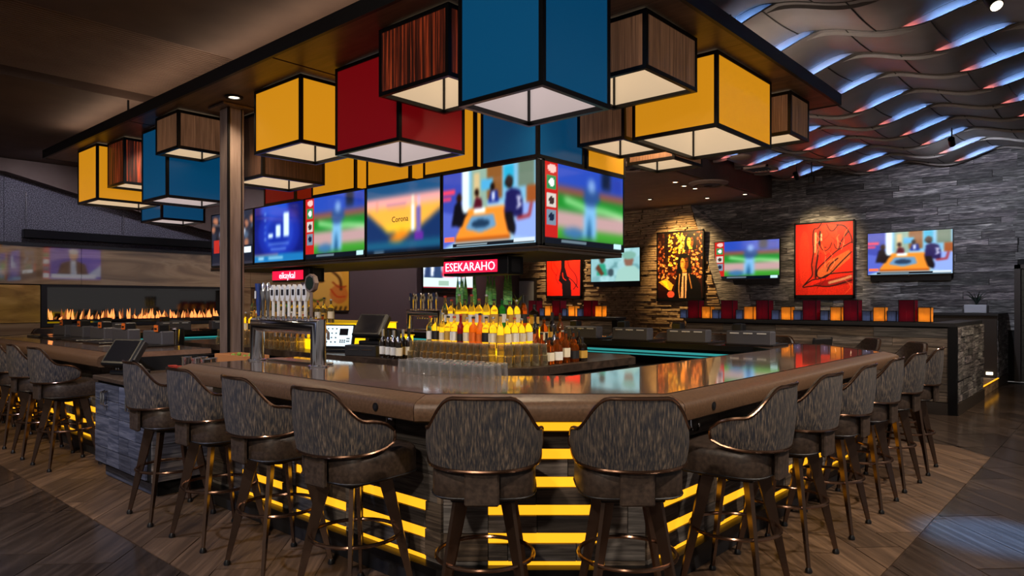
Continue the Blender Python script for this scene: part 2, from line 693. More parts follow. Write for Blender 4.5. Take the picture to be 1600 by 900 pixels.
while z < 4.7:
    h = 0.14
    rng_y = (-8.9, -2.0) if z < 2.3 else (-8.9, -0.95)
    for (ya, yb) in ([rng_y, (-0.8, 6.0)] if z < 0.99 else [rng_y]):
        y = ya
        while y < yb:
            L = rnd.uniform(0.6, 1.5)
            low.box((XW - 0.01, min(y + L / 2, yb - 0.05), z + h / 2), (0.02 + rnd.uniform(0, 0.012), min(L, yb - y + 0.01) - 0.006, h - 0.006))
            y += L
    z += h
low.add(restw.v, restw.f)
tag(obj('plank_field', low, 'wall_plank', wall_right), kind='stuff')

# stacked ledge stone, standing 0.2 m proud, with a leaning edge


def stone_edge(z):
    return 4.62 + (5.89 - 4.62) * z / 4.05


st = MB()
z = 0.0
while z < ZF:
    h = rnd.uniform(0.035, 0.075)
    y = stone_edge(z)
    while y < YW - 0.02:
        L = rnd.uniform(0.14, 0.55)
        y1 = min(y + L, YW - 0.01)
        d = rnd.choice((0.0, 0.01, 0.025, 0.045, 0.07))
        st.box((XW - 0.1 - d / 2, (y + y1) / 2, z + h / 2), (0.2 + d, y1 - y - 0.012, h - 0.011))
        y += L
    z += h
wall_stone = tag(obj('wall_stone', MB().box2((XW - 0.12, 6.0, 0), (XW - 0.02, YW - 0.01, ZF - 0.01)), 'joint_dark'), kind='structure')
tag(obj('ledge_stone', st, 'stacked_stone', wall_stone), kind='stuff')
fold = MB()
S = [(XW - 0.2, stone_edge(zz), zz) for zz in (4.05, 3.0, 1.6, 0.0)]
Wd = [(XW - 0.02, 5.8, 4.05), (XW - 0.02, 4.72, 3.05), (XW - 0.02, 4.4, 1.6), (XW - 0.02, 4.1, 0.0)]
for i in range(3):
    fold.add([S[i], S[i + 1], Wd[i + 1], Wd[i]], [(0, 1, 2, 3)])
tag(obj('trim_1', fold, 'wall_plank'), kind='structure')

# door in the right-hand wall
door = tag(obj('door_1', MB().box2((XW - 0.01, -2.0, 0), (XW + 0.02, -1.0, 2.2)), 'joint_dark'), kind='structure')
dp = Pieces('door_plank', 'door_planks')
for k in range(16):
    dp.put(door, (XW - 0.02, -1.5, 0.07 + k * 0.137), (0.02, 0.97, 0.128))
obj('door_frame', MB().box2((XW - 0.06, -1.0, 0), (XW, -0.9, 2.28)).box2((XW - 0.06, -2.1, 0), (XW, -2.0, 2.28)).box2((XW - 0.06, -2.1, 2.2), (XW, -0.9, 2.28)), 'planter_dark', door)
obj('door_handle', MB().tube([(XW - 0.03, -1.12, 1.0), (XW - 0.08, -1.12, 1.0), (XW - 0.08, -1.24, 1.0)], 0.012), 'chrome', door)
# white service door where the two walls meet
door2 = tag(obj('door_2', MB().box2((XW - 0.30, 11.05, 0.0), (XW - 0.262, 11.66, 2.2)), 'planter_grey'), kind='structure')
obj('door_frame', MB().box2((XW - 0.32, 10.97, 0), (XW - 0.262, 11.05, 2.28)).box2((XW - 0.32, 11.05, 2.2), (XW - 0.262, 11.66, 2.28)), 'planter_dark', door2)

# ------------------------------------------------------------------ ceilings
ceil = tag(obj('ceiling', MB().box2((-9, 3.9, ZF), (XW, YW, ZF + 0.2)).box2((-9, -9, ZF), (1.4, 3.9, ZF + 0.2)).box2((1.4, -9, 5.2), (XW, 3.9, 5.4)), 'ceiling_brown'), kind='structure')
obj('ceiling_step', MB().box2((1.4, 3.86, ZF), (XW, 3.94, 5.2)).box2((1.36, -9, ZF), (1.44, 3.9, 5.2)), 'ceiling_paint', ceil)
# two dark fields with the pale mesh strip between them on the left
obj('ceiling_field', MB().box2((-8.9, 6.25, ZF - 0.10), (1.9, YW, ZF)), 'ceiling_paint', ceil)
obj('ceiling_field', MB().box2((-8.9, -8.9, ZF - 0.10), (1.36, 4.0, ZF)), 'ceiling_paint', ceil)
bars = MB()
for k in range(42):
    yy = 4.02 + k * 0.053
    bars.box((-2.6, yy, ZF - 0.012), (8.6, 0.006, 0.012))
tag(obj('ceiling_mesh', bars, 'ceiling_brown', ceil), kind='stuff')
# lower bulkhead with the leaning edge over the fireplace wall
bk = MB()
prof = [(-8.9, 5.2), (0.866, 3.72), (2.2, 3.4), (4.3, 2.98), (9.4, 2.98), (9.4, ZF - 0.1), (-8.9, ZF - 0.1)]
prof = [(x, min(zz, ZF - 0.11)) for x, zz in prof]
n = len(prof)
bk.add([(x, YW - 0.35, zz) for x, zz in prof] + [(x, YW - 0.02, zz) for x, zz in prof],
       [tuple(range(n)), tuple(reversed(range(n, 2 * n)))] + [(i, n + i, n + (i + 1) % n, (i + 1) % n) for i in range(n)])
tag(obj('trim_2', bk, 'ceiling_paint'), kind='structure')

# wave ceiling: overlapping rows of curved panels with hidden coloured strips behind the laps


PER = 1.62
RW = 1.03
WX0 = 1.75


def th_(y, b):
    return 2 * PI * y / PER + b * 0.35


def wave_z(y, b):
    """height of the joint line number b"""
    return 4.46 + 0.085 * math.sin(th_(y, b)) + 0.04 * math.sin(2 * PI * y / (PER * 2.7) + b * 0.21 + 1)


def lens(y, b):
    """open slot between two rows, widest on one flank of every wave"""
    return 0.003 + 0.105 * max(0.0, -math.cos(th_(y, b) + 0.25)) ** 0.8


wave = tag(obj('ceiling_wave', MB().box2((1.5, -8.9, 5.02), (XW - 0.05, 3.8, 5.06)), 'ceiling_paint'), kind='structure')
seg = PER / 2


def in_view(mx, my, lo=-0.8, hi=0.8, pad=0.8, near=1.0):
    X = (mx - CAM.x) * VX.x + (my - CAM.y) * VX.y
    Y = (mx - CAM.x) * VY.x + (my - CAM.y) * VY.y
    return Y > near and lo * Y - pad < X < hi * Y + pad


row = 0
while WX0 + row * RW < XW - 0.3:
    x0 = WX0 + row * RW
    x1 = min(x0 + RW, XW - 0.08)
    y = 3.75 - (row % 2) * 0.3
    while y > -7.5:
        ya, yb = max(y - seg, -8), y
        mb = MB()

        def fn(u, v, ya=ya, yb=yb, row=row, x0=x0, x1=x1):
            yy = ya + (yb - ya) * u
            zn = wave_z(yy, row) - 0.55 * lens(yy, row)
            zf = wave_z(yy, row + 1) + 0.45 * lens(yy, row + 1)
            return (x0 + (x1 - x0) * v, yy, zn + (zf - zn) * v - 0.02 * math.sin(PI * v))
        if in_view((x0 + x1) / 2, (ya + yb) / 2):
            mb.grid(fn, 13, 5)
            mb.add([(a, b, c + 0.012) for a, b, c in mb.v], [tuple(reversed(f)) for f in mb.f])
            obj('wave_panel', mb, 'wave_panel', wave)
            ln = [fn(0, v / 6) for v in range(7)]
            obj('panel_seam', MB().tube([(p[0], p[1], p[2] - 0.004) for p in ln], 0.007, n=5), 'wave_seam', wave)
        y -= seg
    # slot: two thin lips and a pale back board that catches the hidden lamps
    ys = [3.75 - t * 0.09 for t in range(125)]
    obj('slot_lip', MB().tube([(x0, q, wave_z(q, row) - 0.55 * lens(q, row)) for q in ys], 0.006, n=5), 'wave_seam', wave)
    obj('slot_lip', MB().tube([(x1, q, wave_z(q, row + 1) + 0.45 * lens(q, row + 1)) for q in ys], 0.006, n=5), 'wave_seam', wave)
    if row >= 1:
        bb = MB()
        bb.grid(lambda u, v, row=row, x0=x0: (x0 + 0.09 - 0.05 * v, 3.75 - 11.2 * u, wave_z(3.75 - 11.2 * u, row) - 0.04 + 0.16 * v), 160, 3)
        obj('slot_back', bb, 'wave_panel', wave)
        for kq in range(-5, 4):
            yq = (kq + 0.5 - (row * 0.35 + 0.25) / (2 * PI)) * PER
            for dy, ln_, colr, e in ((-0.06, 0.46, (0.20, 0.42, 1.0), LED_B), (0.32, 0.14, (1.0, 0.25, 0.22), LED_R)):
                ly = yq + dy
                if not (-5.5 < ly < 3.6 and in_view(x0, ly, -0.25, 0.85, 1.0, 2.0)):
                    continue
                d = bpy.data.lights.new('cove_lamp', 'AREA')
                d.shape = 'RECTANGLE'
                d.size = ln_
                d.size_y = 0.012
                d.energy = e
                d.color = colr
                o = bpy.data.objects.new('cove_lamp', d)
                C.objects.link(o)
                zax = -Vector((0.7, 0, 0.7)).normalized()
                t1, t2 = ly + ln_ / 2, ly - ln_ / 2
                zc = [wave_z(q, row) - 0.55 * lens(q, row) + 0.014 for q in (t1, t2)]
                xax = Vector((0, t1 - t2, zc[0] - zc[1])).normalized()
                yax = zax.cross(xax).normalized()
                zax = xax.cross(yax)
                o.matrix_world = Matrix.Translation((x0 + 0.012, ly, (zc[0] + zc[1]) / 2)) @ Matrix((xax, yax, zax)).transposed().to_4x4()
                o.parent = wave
    row += 1

# ceiling fittings in the flat part over the far dining area


def place(px, py, z):
    """plan point under a picture point at height z"""
    Y = 1096.0 * (CAM.z - z) / (py - 472.0)
    X = (px - 800.0) / 1096.0 * Y
    return CAM.x + X * VX.x + Y * VY.x, CAM.y + X * VX.y + Y * VY.y


for px, py, lab in ((992, 258, 'large round ceiling air diffuser close to the yellow light box'), (1107, 285, 'large round ceiling air diffuser above the portrait print')):
    x, y = place(px, py, ZF)
    t = thing('air_diffuser', lab, 'vent', (x, y, ZF - 0.001))
    obj('outer_ring', MB().lathe([(0.40, 0), (0.40, -0.03), (0.30, -0.07), (0.28, -0.02), (0.28, 0)], 28), 'ceiling_brown', t, True)
    obj('inner_cone', MB().lathe([(0.24, 0), (0.22, -0.06), (0.10, -0.08), (0.08, -0.02)], 24), 'wall_paint', t, True)
x, y = place(1187, 262, ZF)
t = thing('ceiling_grille', 'square slotted air grille in the flat ceiling by the wave panels', 'vent', (x, y, ZF - 0.001))
obj('grille_frame', MB().box((0, 0.23, -0.02), (0.5, 0.04, 0.04)).box((0, -0.23, -0.02), (0.5, 0.04, 0.04)).box((0.23, 0, -0.02), (0.04, 0.5, 0.04)).box((-0.23, 0, -0.02), (0.04, 0.5, 0.04)), 'ceiling_brown', t, True)
for k in range(7):
    obj('slat', MB().box((0, -0.18 + k * 0.06, -0.015), (0.42, 0.02, 0.03)), 'charcoal', t, True)
x, y = place(1157, 244, ZF)
tag(obj('ceiling_speaker', MB().lathe([(0.17, ZF), (0.17, ZF - 0.03), (0.14, ZF - 0.045), (0.05, ZF - 0.05)], 24, (x, y, 0)), 'ceiling_brown'),
    'round flush ceiling speaker beside the square air grille', 'speaker')
dl = None
for i, (px, py) in enumerate(((1069, 290), (1086, 294), (1105, 309), (1055, 284), (1164, 303))):
    x, y = place(px, py, ZF)
    t = thing('recessed_downlight', '%s small recessed downlight in the flat ceiling, counted from the round diffuser' % ORD[i], 'light', (x, y, ZF - 0.001), group='recessed downlights over the dining area')
    obj('trim_ring', MB().lathe([(0.075, 0), (0.075, -0.012), (0.05, -0.012), (0.05, 0)], 16), 'steel_brushed', t, True)
    obj('lens', MB().lathe([(0.05, -0.004), (0.045, -0.008), (0.01, -0.009)], 14), 'lamp_glow', t, True)
# aimable spot at the wave ceiling, top edge of the view
x, y = place(1548, 2, 4.3)
t = thing('track_spotlight', 'black cylinder spotlight hanging under the wave ceiling', 'light', (x, y, 4.3))
obj('lamp_body', MB().tube([(0.03, 0.03, 0.09), (-0.05, -0.05, -0.07)], 0.06, n=14), 'black_metal', t, True)
obj('lens', MB().tube([(-0.05, -0.05, -0.07), (-0.053, -0.053, -0.076)], 0.05, n=14), 'lamp_glow', t, True)
obj('stem', MB().tube([(0.02, 0.02, 0.08), (0.02, 0.02, 0.34)], 0.012), 'black_metal', t, True)
# sprinkler hanging by the stone wall
x, y = place(1268, 268, 4.3)
t = thing('camera_mount', 'small black fitting hanging from the wave ceiling near the plank wall', 'fitting', (x, y, 4.2))
obj('drop_rod', MB().tube([(0, 0, 0.0), (0, 0, 0.3)], 0.012), 'black_metal', t, True)
obj('head', MB().cbox((0, 0, -0.07), (0.08, 0.12, 0.16), 0.015), 'black_metal', t, True)
obj('bracket', MB().box((0, 0, 0.03), (0.03, 0.22, 0.02)), 'black_metal', t, True)

# ------------------------------------------------------------------ the bar
PATH = [(0, 2.75), (0, 0), (0.889, -1.0), (5.1, -1.0), (6.0, -0.1), (6.0, 9.0), (5.1, 9.9), (0.9, 9.9), (0, 9.0), (0, 4.38)]


def offset(path, d):
    out = []
    P = [Vector(p) for p in path]
    nrm = []
    for i in range(len(P) - 1):
        t = (P[i + 1] - P[i]).normalized()
        nrm.append(Vector((-t.y, t.x)))
    for i, p in enumerate(P):
        if i == 0:
            out.append(p + nrm[0] * d)
        elif i == len(P) - 1:
            out.append(p + nrm[-1] * d)
        else:
            a, b = nrm[i - 1], nrm[i]
            m = (a + b)
            m = m / m.length_squared * 2
            out.append(p + m * d)
    return out


def strip(mb, d0, d1, z0, z1, segs=None):
    A, B = offset(PATH, d0), offset(PATH, d1)
    for i in range(len(PATH) - 1):
        if segs and i not in segs:
            continue
        q = [A[i], A[i + 1], B[i + 1], B[i]]
        mb.prism([(p.x, p.y) for p in q], z0, z1)
    return mb


DEP = 1.05
bar = thing('bar_counter', 'eight-sided bar with polished wood top, padded tan edge and reclaimed board front', 'bar', (0.45, 1.0, 0))
obj('bar_body', strip(MB(), 0.31, 0.92, 0.0, 1.03), 'joint_dark', bar)
obj('countertop', strip(MB(), 0.145, DEP, 1.03, 1.078), 'bartop', bar)
obj('counter_edge', strip(MB(), DEP, DEP + 0.012, 1.02, 1.08), 'black_metal', bar)
obj('seam_line', strip(MB(), 0.138, 0.146, 1.03, 1.081), 'black_metal', bar)
RAIL = [(0.02, 0.955), (0.006, 0.963), (0.0, 0.985), (0.0, 1.022), (0.007, 1.043), (0.025, 1.056), (0.06, 1.066), (0.12, 1.08), (0.135, 1.079), (0.139, 1.06), (0.139, 0.955)]
OFF = [offset(PATH, d) for d, _ in RAIL]
nseg = len(PATH) - 1
for i in range(nseg):
    L = (Vector(PATH[i + 1]) - Vector(PATH[i])).length
    cuts = [0.0, 1.0]
    if L > 3:
        kk = round(L / 2.9)
        cuts = [j / kk for j in range(kk + 1)]
    for j in range(len(cuts) - 1):
        mb = MB()
        e = 0.002 / L
        nP = len(RAIL)
        for t in (cuts[j] + e, cuts[j + 1] - e):
            for q, (d, zz) in enumerate(RAIL):
                p = OFF[q][i].lerp(OFF[q][i + 1], t)
                mb.v.append((p.x, p.y, zz))
        mb.f = [(q, (q + 1) % nP, nP + (q + 1) % nP, nP + q) for q in range(nP)] + [tuple(reversed(range(nP))), tuple(range(nP, 2 * nP))]
        mb.f = [tuple(reversed(f)) for f in mb.f]
        mb.smooth = True
        obj('armrest_pad', mb, 'leather_tan', bar)
obj('plinth', strip(MB(), 0.25, 0.33, 0.0, 0.10), 'charcoal', bar)
obj('plinth_cap', strip(MB(), 0.23, 0.30, 0.10, 0.143), 'black_metal', bar)

# board cladding with light slots
bp_ = Pieces('board', 'reclaimed')
lp_ = Pieces('light_slot', 'led_yellow')
rnd = random.Random(21)
FACE = offset(PATH, 0.31)


def clad(i, rows, segments, strip_rows, s_from=0.0, s_to=None):
    a, b = FACE[i], FACE[i + 1]
    L = (b - a).length
    t = (b - a) / L
    nrm = Vector((t.y, -t.x))
    ang = math.atan2(t.y, t.x)
    s_to = s_to if s_to is not None else L
    for r in range(rows):
        z0, z1 = 0.015 + 0.15 * r, 0.165 + 0.15 * r
        if r == 0:
            z0 = 0.06
        if r == rows - 1:
            z1 = 1.03
        s = s_from - rnd.random() * 0.3
        while s < s_to:
            l = rnd.uniform(0.28, 0.62)
            s0, s1 = max(s, s_from), min(s + l, s_to)
            s += l
            if s1 - s0 < 0.03:
                continue
            pieces = [(s0, s1, False)]
            if r in strip_rows:
                pieces = []
                cur = s0
                for (u0, u1) in segments:
                    v0, v1 = max(u0, s0), min(u1, s1)
                    if v1 <= v0:
                        continue
                    if v0 > cur:
                        pieces.append((cur, v0, False))
                    pieces.append((v0, v1, True))
                    cur = v1
                if cur < s1:
                    pieces.append((cur, s1, False))
            for (q0, q1, slot) in pieces:
                if q1 - q0 < 0.012:
                    continue
                th = rnd.uniform(0.012, 0.02)
                top = (0.11 + 0.15 * r) if slot else z1
                c = a + t * ((q0 + q1) / 2) + nrm * (th / 2)
                bp_.put(bar, (c.x, c.y, (z0 + top) / 2), (q1 - q0 - 0.004, th, top - z0 - 0.004), ang)
        if r in strip_rows:
            for (u0, u1) in segments:
                c = a + t * ((u0 + u1) / 2) + nrm * 0.005
                lp_.put(bar, (c.x, c.y, 0.1375 + 0.15 * r), (u1 - u0, 0.010, 0.051), ang)


# near side runs from the service gap towards the chamfer
L0 = (FACE[1] - FACE[0]).length
segs0 = [(L0 - 0.13 - 0.565 - k * 0.735, L0 - 0.13 - k * 0.735) for k in range(3)]
segs0 = [(max(a, 0.06), b) for a, b in segs0]
clad(0, 6, sorted(segs0), (0, 1, 2))
L1 = (FACE[2] - FACE[1]).length
clad(1, 6, [(L1 / 2 - 0.30, L1 / 2 + 0.32)], (0, 1, 2, 3, 4, 5))
L2 = (FACE[3] - FACE[2]).length
clad(2, 6, [(0.10 + k * 0.735, 0.10 + k * 0.735 + 0.565) for k in range(5)], (0, 1, 2))
L8 = (FACE[9] - FACE[8]).length
clad(8, 6, [(0.2 + k * 0.735, 0.2 + k * 0.735 + 0.565) for k in range(6)], (0, 1, 2))
clad(3, 6, [], ())
# end boards at the service gap
for r in range(6):
    bp_.put(bar, (0.61, 2.757, 0.06 + 0.0815 + r * 0.163), (0.6, 0.014, 0.158))

# charging ports in the padded edge and purse hooks under it


def rail_port(x, y, ang):
    mb = MB()
    c = Vector((x, y, 1.005))
    n_ = Vector((math.cos(ang), math.sin(ang), 0))
    mb.tube([c - n_ * 0.004, c + n_ * 0.004], 0.022, n=16)
    o = obj('charging_port', mb, 'black_plastic', bar)
    obj('port_socket', MB().tube([c, c + n_ * 0.006], 0.012, n=12), 'charcoal', o)


rail_port(0.0, 0.30, PI)
rail_port(1.20, -1.0, -PI / 2)
rail_port(0.0, 5.9, PI)


def purse_hook(x, y, ang, lab):
    t = thing('purse_hook', lab, 'hook', (x, y, 0.90), ang)
    obj('mount_plate', MB().cbox((0.0, 0.0, 0.02), (0.012, 0.05, 0.09), 0.004), 'chrome', t, True)
    for k in range(5):
        a = -0.9 + k * 0.45
        obj('curl', MB().tube([(0.01, 0, 0.03), (0.03, math.sin(a) * 0.025, 0.03 + math.cos(a) * 0.03), (0.045, math.sin(a) * 0.045, 0.025 + math.cos(a) * 0.035), (0.03, math.sin(a) * 0.055, 0.02 + math.cos(a) * 0.02)], 0.005, n=6), 'chrome', t, True)
    path = [(0.015, 0, 0.02), (0.02, 0, -0.06)] + [(0.045 - 0.025 * math.cos(q), 0, -0.06 - 0.03 * math.sin(q)) for q in [PI * j / 6 for j in range(1, 7)]] + [(0.072, 0, -0.04)]
    obj('hook_arm', MB().tube(path, 0.006, n=7), 'chrome', t, True)


def on_face(i, s, out=0.03):
    a, b = FACE[i], FACE[i + 1]
    t = (b - a).normalized()
    p = a + t * s + Vector((t.y, -t.x)) * out
    return p.x, p.y, math.atan2(-t.x, t.y)


for (i, s, lab) in ((1, 0.13, 'cast metal purse hook under the bar corner beside the front stools'), (0, L0 - 0.42, 'cast metal purse hook under the near padded edge behind a stool'),
                    (2, 0.42, 'cast metal purse hook under the padded edge on the dining side'), (8, L8 - 0.3, 'cast metal purse hook under the padded edge beside the service cabinet')):
    x, y, a = on_face(i, s)
    purse_hook(x, y, a, lab)

# light strip and steel fronts on the inner side of the far counter
inner = MB()
tl = obj('teal_light_strip', MB().box2((4.86, 0.2, 0.965), (4.94, 8.6, 0.985)).box2((1.2, 8.76, 0.965), (4.8, 8.84, 0.985)), 'led_teal', bar)
obj('inner_shelf', MB().box2((4.62, 0.15, 0.93), (5.09, 8.7, 0.955)).box2((1.1, 8.5, 0.93), (4.9, 8.99, 0.955)), 'glass_dark', bar)
for k in range(5):
    t = thing('back_cooler', '%s steel cooler inside the far side of the bar, counted from the corner' % ORD[k], 'cooler', (4.69, 1.25 + k * 1.25, 0), group='coolers inside the bar')
    obj('cabinet_body', MB().box((0.1, 0, 0.42), (0.55, 1.2, 0.84)), 'steel_brushed', t, True)
    for s in (-1, 1):
        d = obj('cooler_door', MB().cbox((-0.185, s * 0.3, 0.40), (0.03, 0.58, 0.70), 0.006), 'steel_brushed', t, True)
        obj('handle', MB().tube([(-0.20, s * 0.3 - 0.09, 0.68), (-0.235, s * 0.3 - 0.08, 0.68), (-0.235, s * 0.3 + 0.08, 0.68), (-0.20, s * 0.3 + 0.09, 0.68)], 0.009, n=6), 'chrome', d, True)
    obj('drawer_band', MB().box((-0.185, 0, 0.795), (0.03, 1.18, 0.07)), 'black_metal', t, True)

# service cabinet standing in the gap of the bar
t = thing('service_cabinet', 'low service cabinet clad in blue-grey boards at the end of the bar', 'cabinet', (0.3, 3.7, 0))
obj('carcass', MB().box2((-0.02, 3.13, 0.12), (0.66, 4.29, 0.86)).box2((0.05, 3.18, 0.0), (0.62, 4.26, 0.12)), 'joint_dark', t)
obj('cabinet_top', MB().cbox((0.32, 3.71, 0.88), (0.76, 1.2, 0.04), 0.006), 'leather_dark', t)
cb = Pieces('board', 'reclaimed_blue')
rnd = random.Random(5)
for di, (ya, yb) in enumerate(((3.15, 3.705), (3.715, 4.27))):
    d = obj('cabinet_door', MB().box2((-0.032, ya, 0.14), (-0.02, yb, 0.84)), 'joint_dark', t)
    for r in range(5):
        z0 = 0.145 + r * 0.139
        cut = ya + (yb - ya) * rnd.uniform(0.35, 0.65)
        for (q0, q1) in ((ya, cut), (cut, yb)):
            cb.put(d, (-0.042 - rnd.uniform(0, 0.005), (q0 + q1) / 2, z0 + 0.0695), (0.016, q1 - q0 - 0.006, 0.133))
    for s in (-1, 1):
        yc = (ya + yb) / 2 + s * 0.03
        obj('door_handle', MB().tube([(-0.05, yc, 0.66), (-0.085, yc, 0.67), (-0.085, yc, 0.77), (-0.05, yc, 0.78)], 0.011, n=8), 'chrome', d)
for r in range(5):
    cb.put(t, (-0.04, 3.71, 0.012 + 0.0) if False else (0.032, 3.72, 0.06), (0.012, 1.05, 0.105)) if r == 0 else None
sd = Pieces('board', 'reclaimed')
for r in range(5):
    z0 = 0.125 + r * 0.147
    cut = 0.2 + rnd.random() * 0.25
    for (q0, q1) in ((-0.02, cut), (cut, 0.66)):
        sd.put(t, ((q0 + q1) / 2, 3.122 - rnd.uniform(0, 0.004), z0 + 0.0735), (q1 - q0 - 0.005, 0.014, 0.141))
        sd.put(t, ((q0 + q1) / 2, 4.297, z0 + 0.0735), (q1 - q0 - 0.005, 0.012, 0.141))

# ------------------------------------------------------------------ bar stools
def blade_leg(dx, dy):
    # flat tapered plate standing radially: broad at the seat, slim at the foot
    mb = MB()
    v = []
    for z, r0, r1, t in ((0.638, 0.115, 0.19, 0.022), (0.02, 0.293, 0.317, 0.016)):
        for r, s in ((r0, -1), (r0, 1), (r1, 1), (r1, -1)):
            v.append((dx * r - dy * s * t / 2, dy * r + dx * s * t / 2, z))
    mb.add(v, [(0, 1, 2, 3), (7, 6, 5, 4), (0, 4, 5, 1), (1, 5, 6, 2), (2, 6, 7, 3), (3, 7, 4, 0)])
    return mb


def build_stool():
    root = thing('bar_stool', 'bar stool', 'stool', group='swivel bar stools around the bar')
    # local +y faces the counter
    def sup(a, rx, ry, e):
        c, s = math.cos(a), math.sin(a)
        return (rx * math.copysign(abs(c) ** e, c), ry * math.copysign(abs(s) ** e, s))
    mb = MB()
    prof = [(0.0, 0.65), (0.85, 0.65), (0.96, 0.656), (1.0, 0.674), (1.0, 0.765), (0.975, 0.79), (0.91, 0.803), (0.6, 0.812), (0.0, 0.815)]
    def fn(u, v):
        k = v * (len(prof) - 1)
        i = int(round(k))
        s, z = prof[i]
        x, y = sup(u * 2 * PI, 0.242 * s, 0.25 * s, 0.5)
        return (x, y + 0.03, z)
    mb.grid(fn, 32, len(prof), True)
    seat = obj('seat', mb, 'leather_dark', root, True)
    pts = [sup(2 * PI * i / 32, 0.2435, 0.2515, 0.5) for i in range(32)]
    obj('piping', MB().tube([(x, y + 0.03, 0.668) for x, y in pts], 0.004, n=5, closed=True), 'charcoal', seat, True)
    A = math.radians(93)

    def plan(th, r):
        x, y = sup(th - PI / 2, 0.262, 0.272, 0.78)
        return x * (1 + r), y * (1 + r) - 0.005

    def top(th):
        q = abs(th) / A
        s = min(1, max(0, (q - 0.22) / 0.50))
        s = s * s * (3 - 2 * s)
        h = 1.128 + (0.972 - 1.128) * s
        if q > 0.72:
            w = (q - 0.72) / 0.28
            h -= 0.062 * (1 - math.sqrt(max(0, 1 - w * w)))
        return h

    def bot(th):
        q = abs(th) / A
        h = 0.80 + 0.015 * q
        if q > 0.70:
            w = (q - 0.70) / 0.30
            h += 0.034 * (1 - math.sqrt(max(0, 1 - w * w)))
        return h

    def surf(u, v, inn):
        th = (u * 2 - 1) * A
        z = bot(th) + (top(th) - bot(th)) * v
        k = (z - 0.80) / 0.33
        x, y = plan(th, 0.09 * k + (-0.11 if inn else 0.0) + 0.03 * math.sin(PI * v) * (1 if not inn else -0.6))
        return (x, y, z)
    NU, NV = 37, 6
    mo = MB().grid(lambda u, v: surf(u, v, False), NU, NV)
    mo.f = [tuple(reversed(f)) for f in mo.f]
    obj('backrest', mo, 'stool_fabric', root, True)
    mi = MB().grid(lambda u, v: surf(u, v, True), NU, NV)
    k = len(mi.v)
    # close the rim between pad and shell
    loop = [(i, 0) for i in range(NU)] + [(NU - 1, j) for j in range(1, NV)] + [(i, NV - 1) for i in range(NU - 2, -1, -1)] + [(0, j) for j in range(NV - 2, 0, -1)]
    mi.v += [surf(i / (NU - 1), j / (NV - 1), False) for i, j in loop]
    m_ = len(loop)
    for q in range(m_):
        a, b = loop[q], loop[(q + 1) % m_]
        mi.f.append((a[1] * NU + a[0], b[1] * NU + b[0], k + (q + 1) % m_, k + q))
    obj('back_pad', mi, 'leather_dark', root, True)
    edge = [surf(i / (NU - 1), j / (NV - 1), False) for i, j in loop if not (i in (0, NU - 1) and 0 < j < NV - 1 and False)]
    obj('metal_rim', MB().tube(edge, 0.0085, n=7, closed=True), 'bronze', root, True)
    obj('back_tab', MB().cbox((0, -0.245, 0.725), (0.155, 0.03, 0.165), 0.008), 'leather_dark', root, True)
    obj('swivel_plate', MB().cbox((0, 0, 0.642), (0.30, 0.30, 0.024), 0.006).lathe([(0.05, 0.60), (0.05, 0.645)], 14), 'black_metal', root, True)
    for sx in (-1, 1):
        for sy in (-1, 1):
            lg = obj('leg', blade_leg(sx * 0.7071, sy * 0.7071), 'leg_steel', root, True, smooth=False)
            obj('glide', MB().lathe([(0.02, 0), (0.021, 0.012), (0.012, 0.03)], 10, (sx * 0.2157, sy * 0.2157, 0)), 'black_plastic', lg, True)
    obj('foot_ring', MB().tube([(0.232 * math.cos(a), 0.232 * math.sin(a), 0.35) for a in [2 * PI * i / 40 for i in range(40)]], 0.0105, n=8, closed=True), 'bronze', root, True)
    return root


stool0 = build_stool()
spots = []
desc = 'bar stool'
near_words = ['nearest the bar corner', 'second from the bar corner', 'third from the bar corner', 'closest to the service cabinet']
for k in range(4):
    spots.append((-0.07, 0.38 + 0.75 * k, -PI / 2 + (0.06, -0.03, 0.02, -0.05)[k], 'striped %s on the near side of the bar, %s' % (desc, near_words[k])))
fw = [-0.129, 0.552]
for k, X in enumerate(fw):
    Y = 3.36
    p = (CAM.x + X * VX.x + Y * VX.y * 0 + Y * VY.x, CAM.y + X * VX.y + Y * VY.y)
    spots.append((p[0], p[1], -math.atan2(VY.x, VY.y) + (-0.02, 0.02)[k], 'striped %s seen straight from behind, %s of the pair at the corner' % (desc, ('left one', 'right one')[k])))
for k in range(6):
    spots.append((1.35 + 0.75 * k, -1.05, 0.0 + (0.05, -0.04, 0.03, 0.0, -0.05, 0.04)[k], 'dark %s along the dining side of the bar, %s from the front corner' % (desc, ORD[k])))
spots.append((5.75, -0.78, PI / 4, 'dark %s at the far chamfered corner, close to the row of stools' % desc))
spots.append((6.28, -0.22, PI / 4, 'dark %s at the far chamfered corner, next to the lantern wall' % desc))
for k in range(4):
    spots.append((6.09, 0.62 + 0.75 * k, PI / 2, 'dark %s on the far side of the bar, %s from the corner' % (desc, ORD[k])))
for k in range(5):
    spots.append((-0.07, 4.98 + 0.75 * k, -PI / 2 + (0.05, -0.05, 0.02, 0, 0.03)[k], 'dark %s on the fireplace stretch of the bar, %s past the service cabinet' % (desc, ORD[k])))
spots.append((1.15, 9.98, PI, 'dark %s at the fireplace end of the bar' % desc))
for i, (x, y, r, lab) in enumerate(spots):
    if i == 0:
        s = stool0
        s.location = (x, y, 0)
        s.rotation_euler = (0, 0, r)
        tag(s, lab)
    else:
        dup(stool0, (x, y, 0), r, lab)

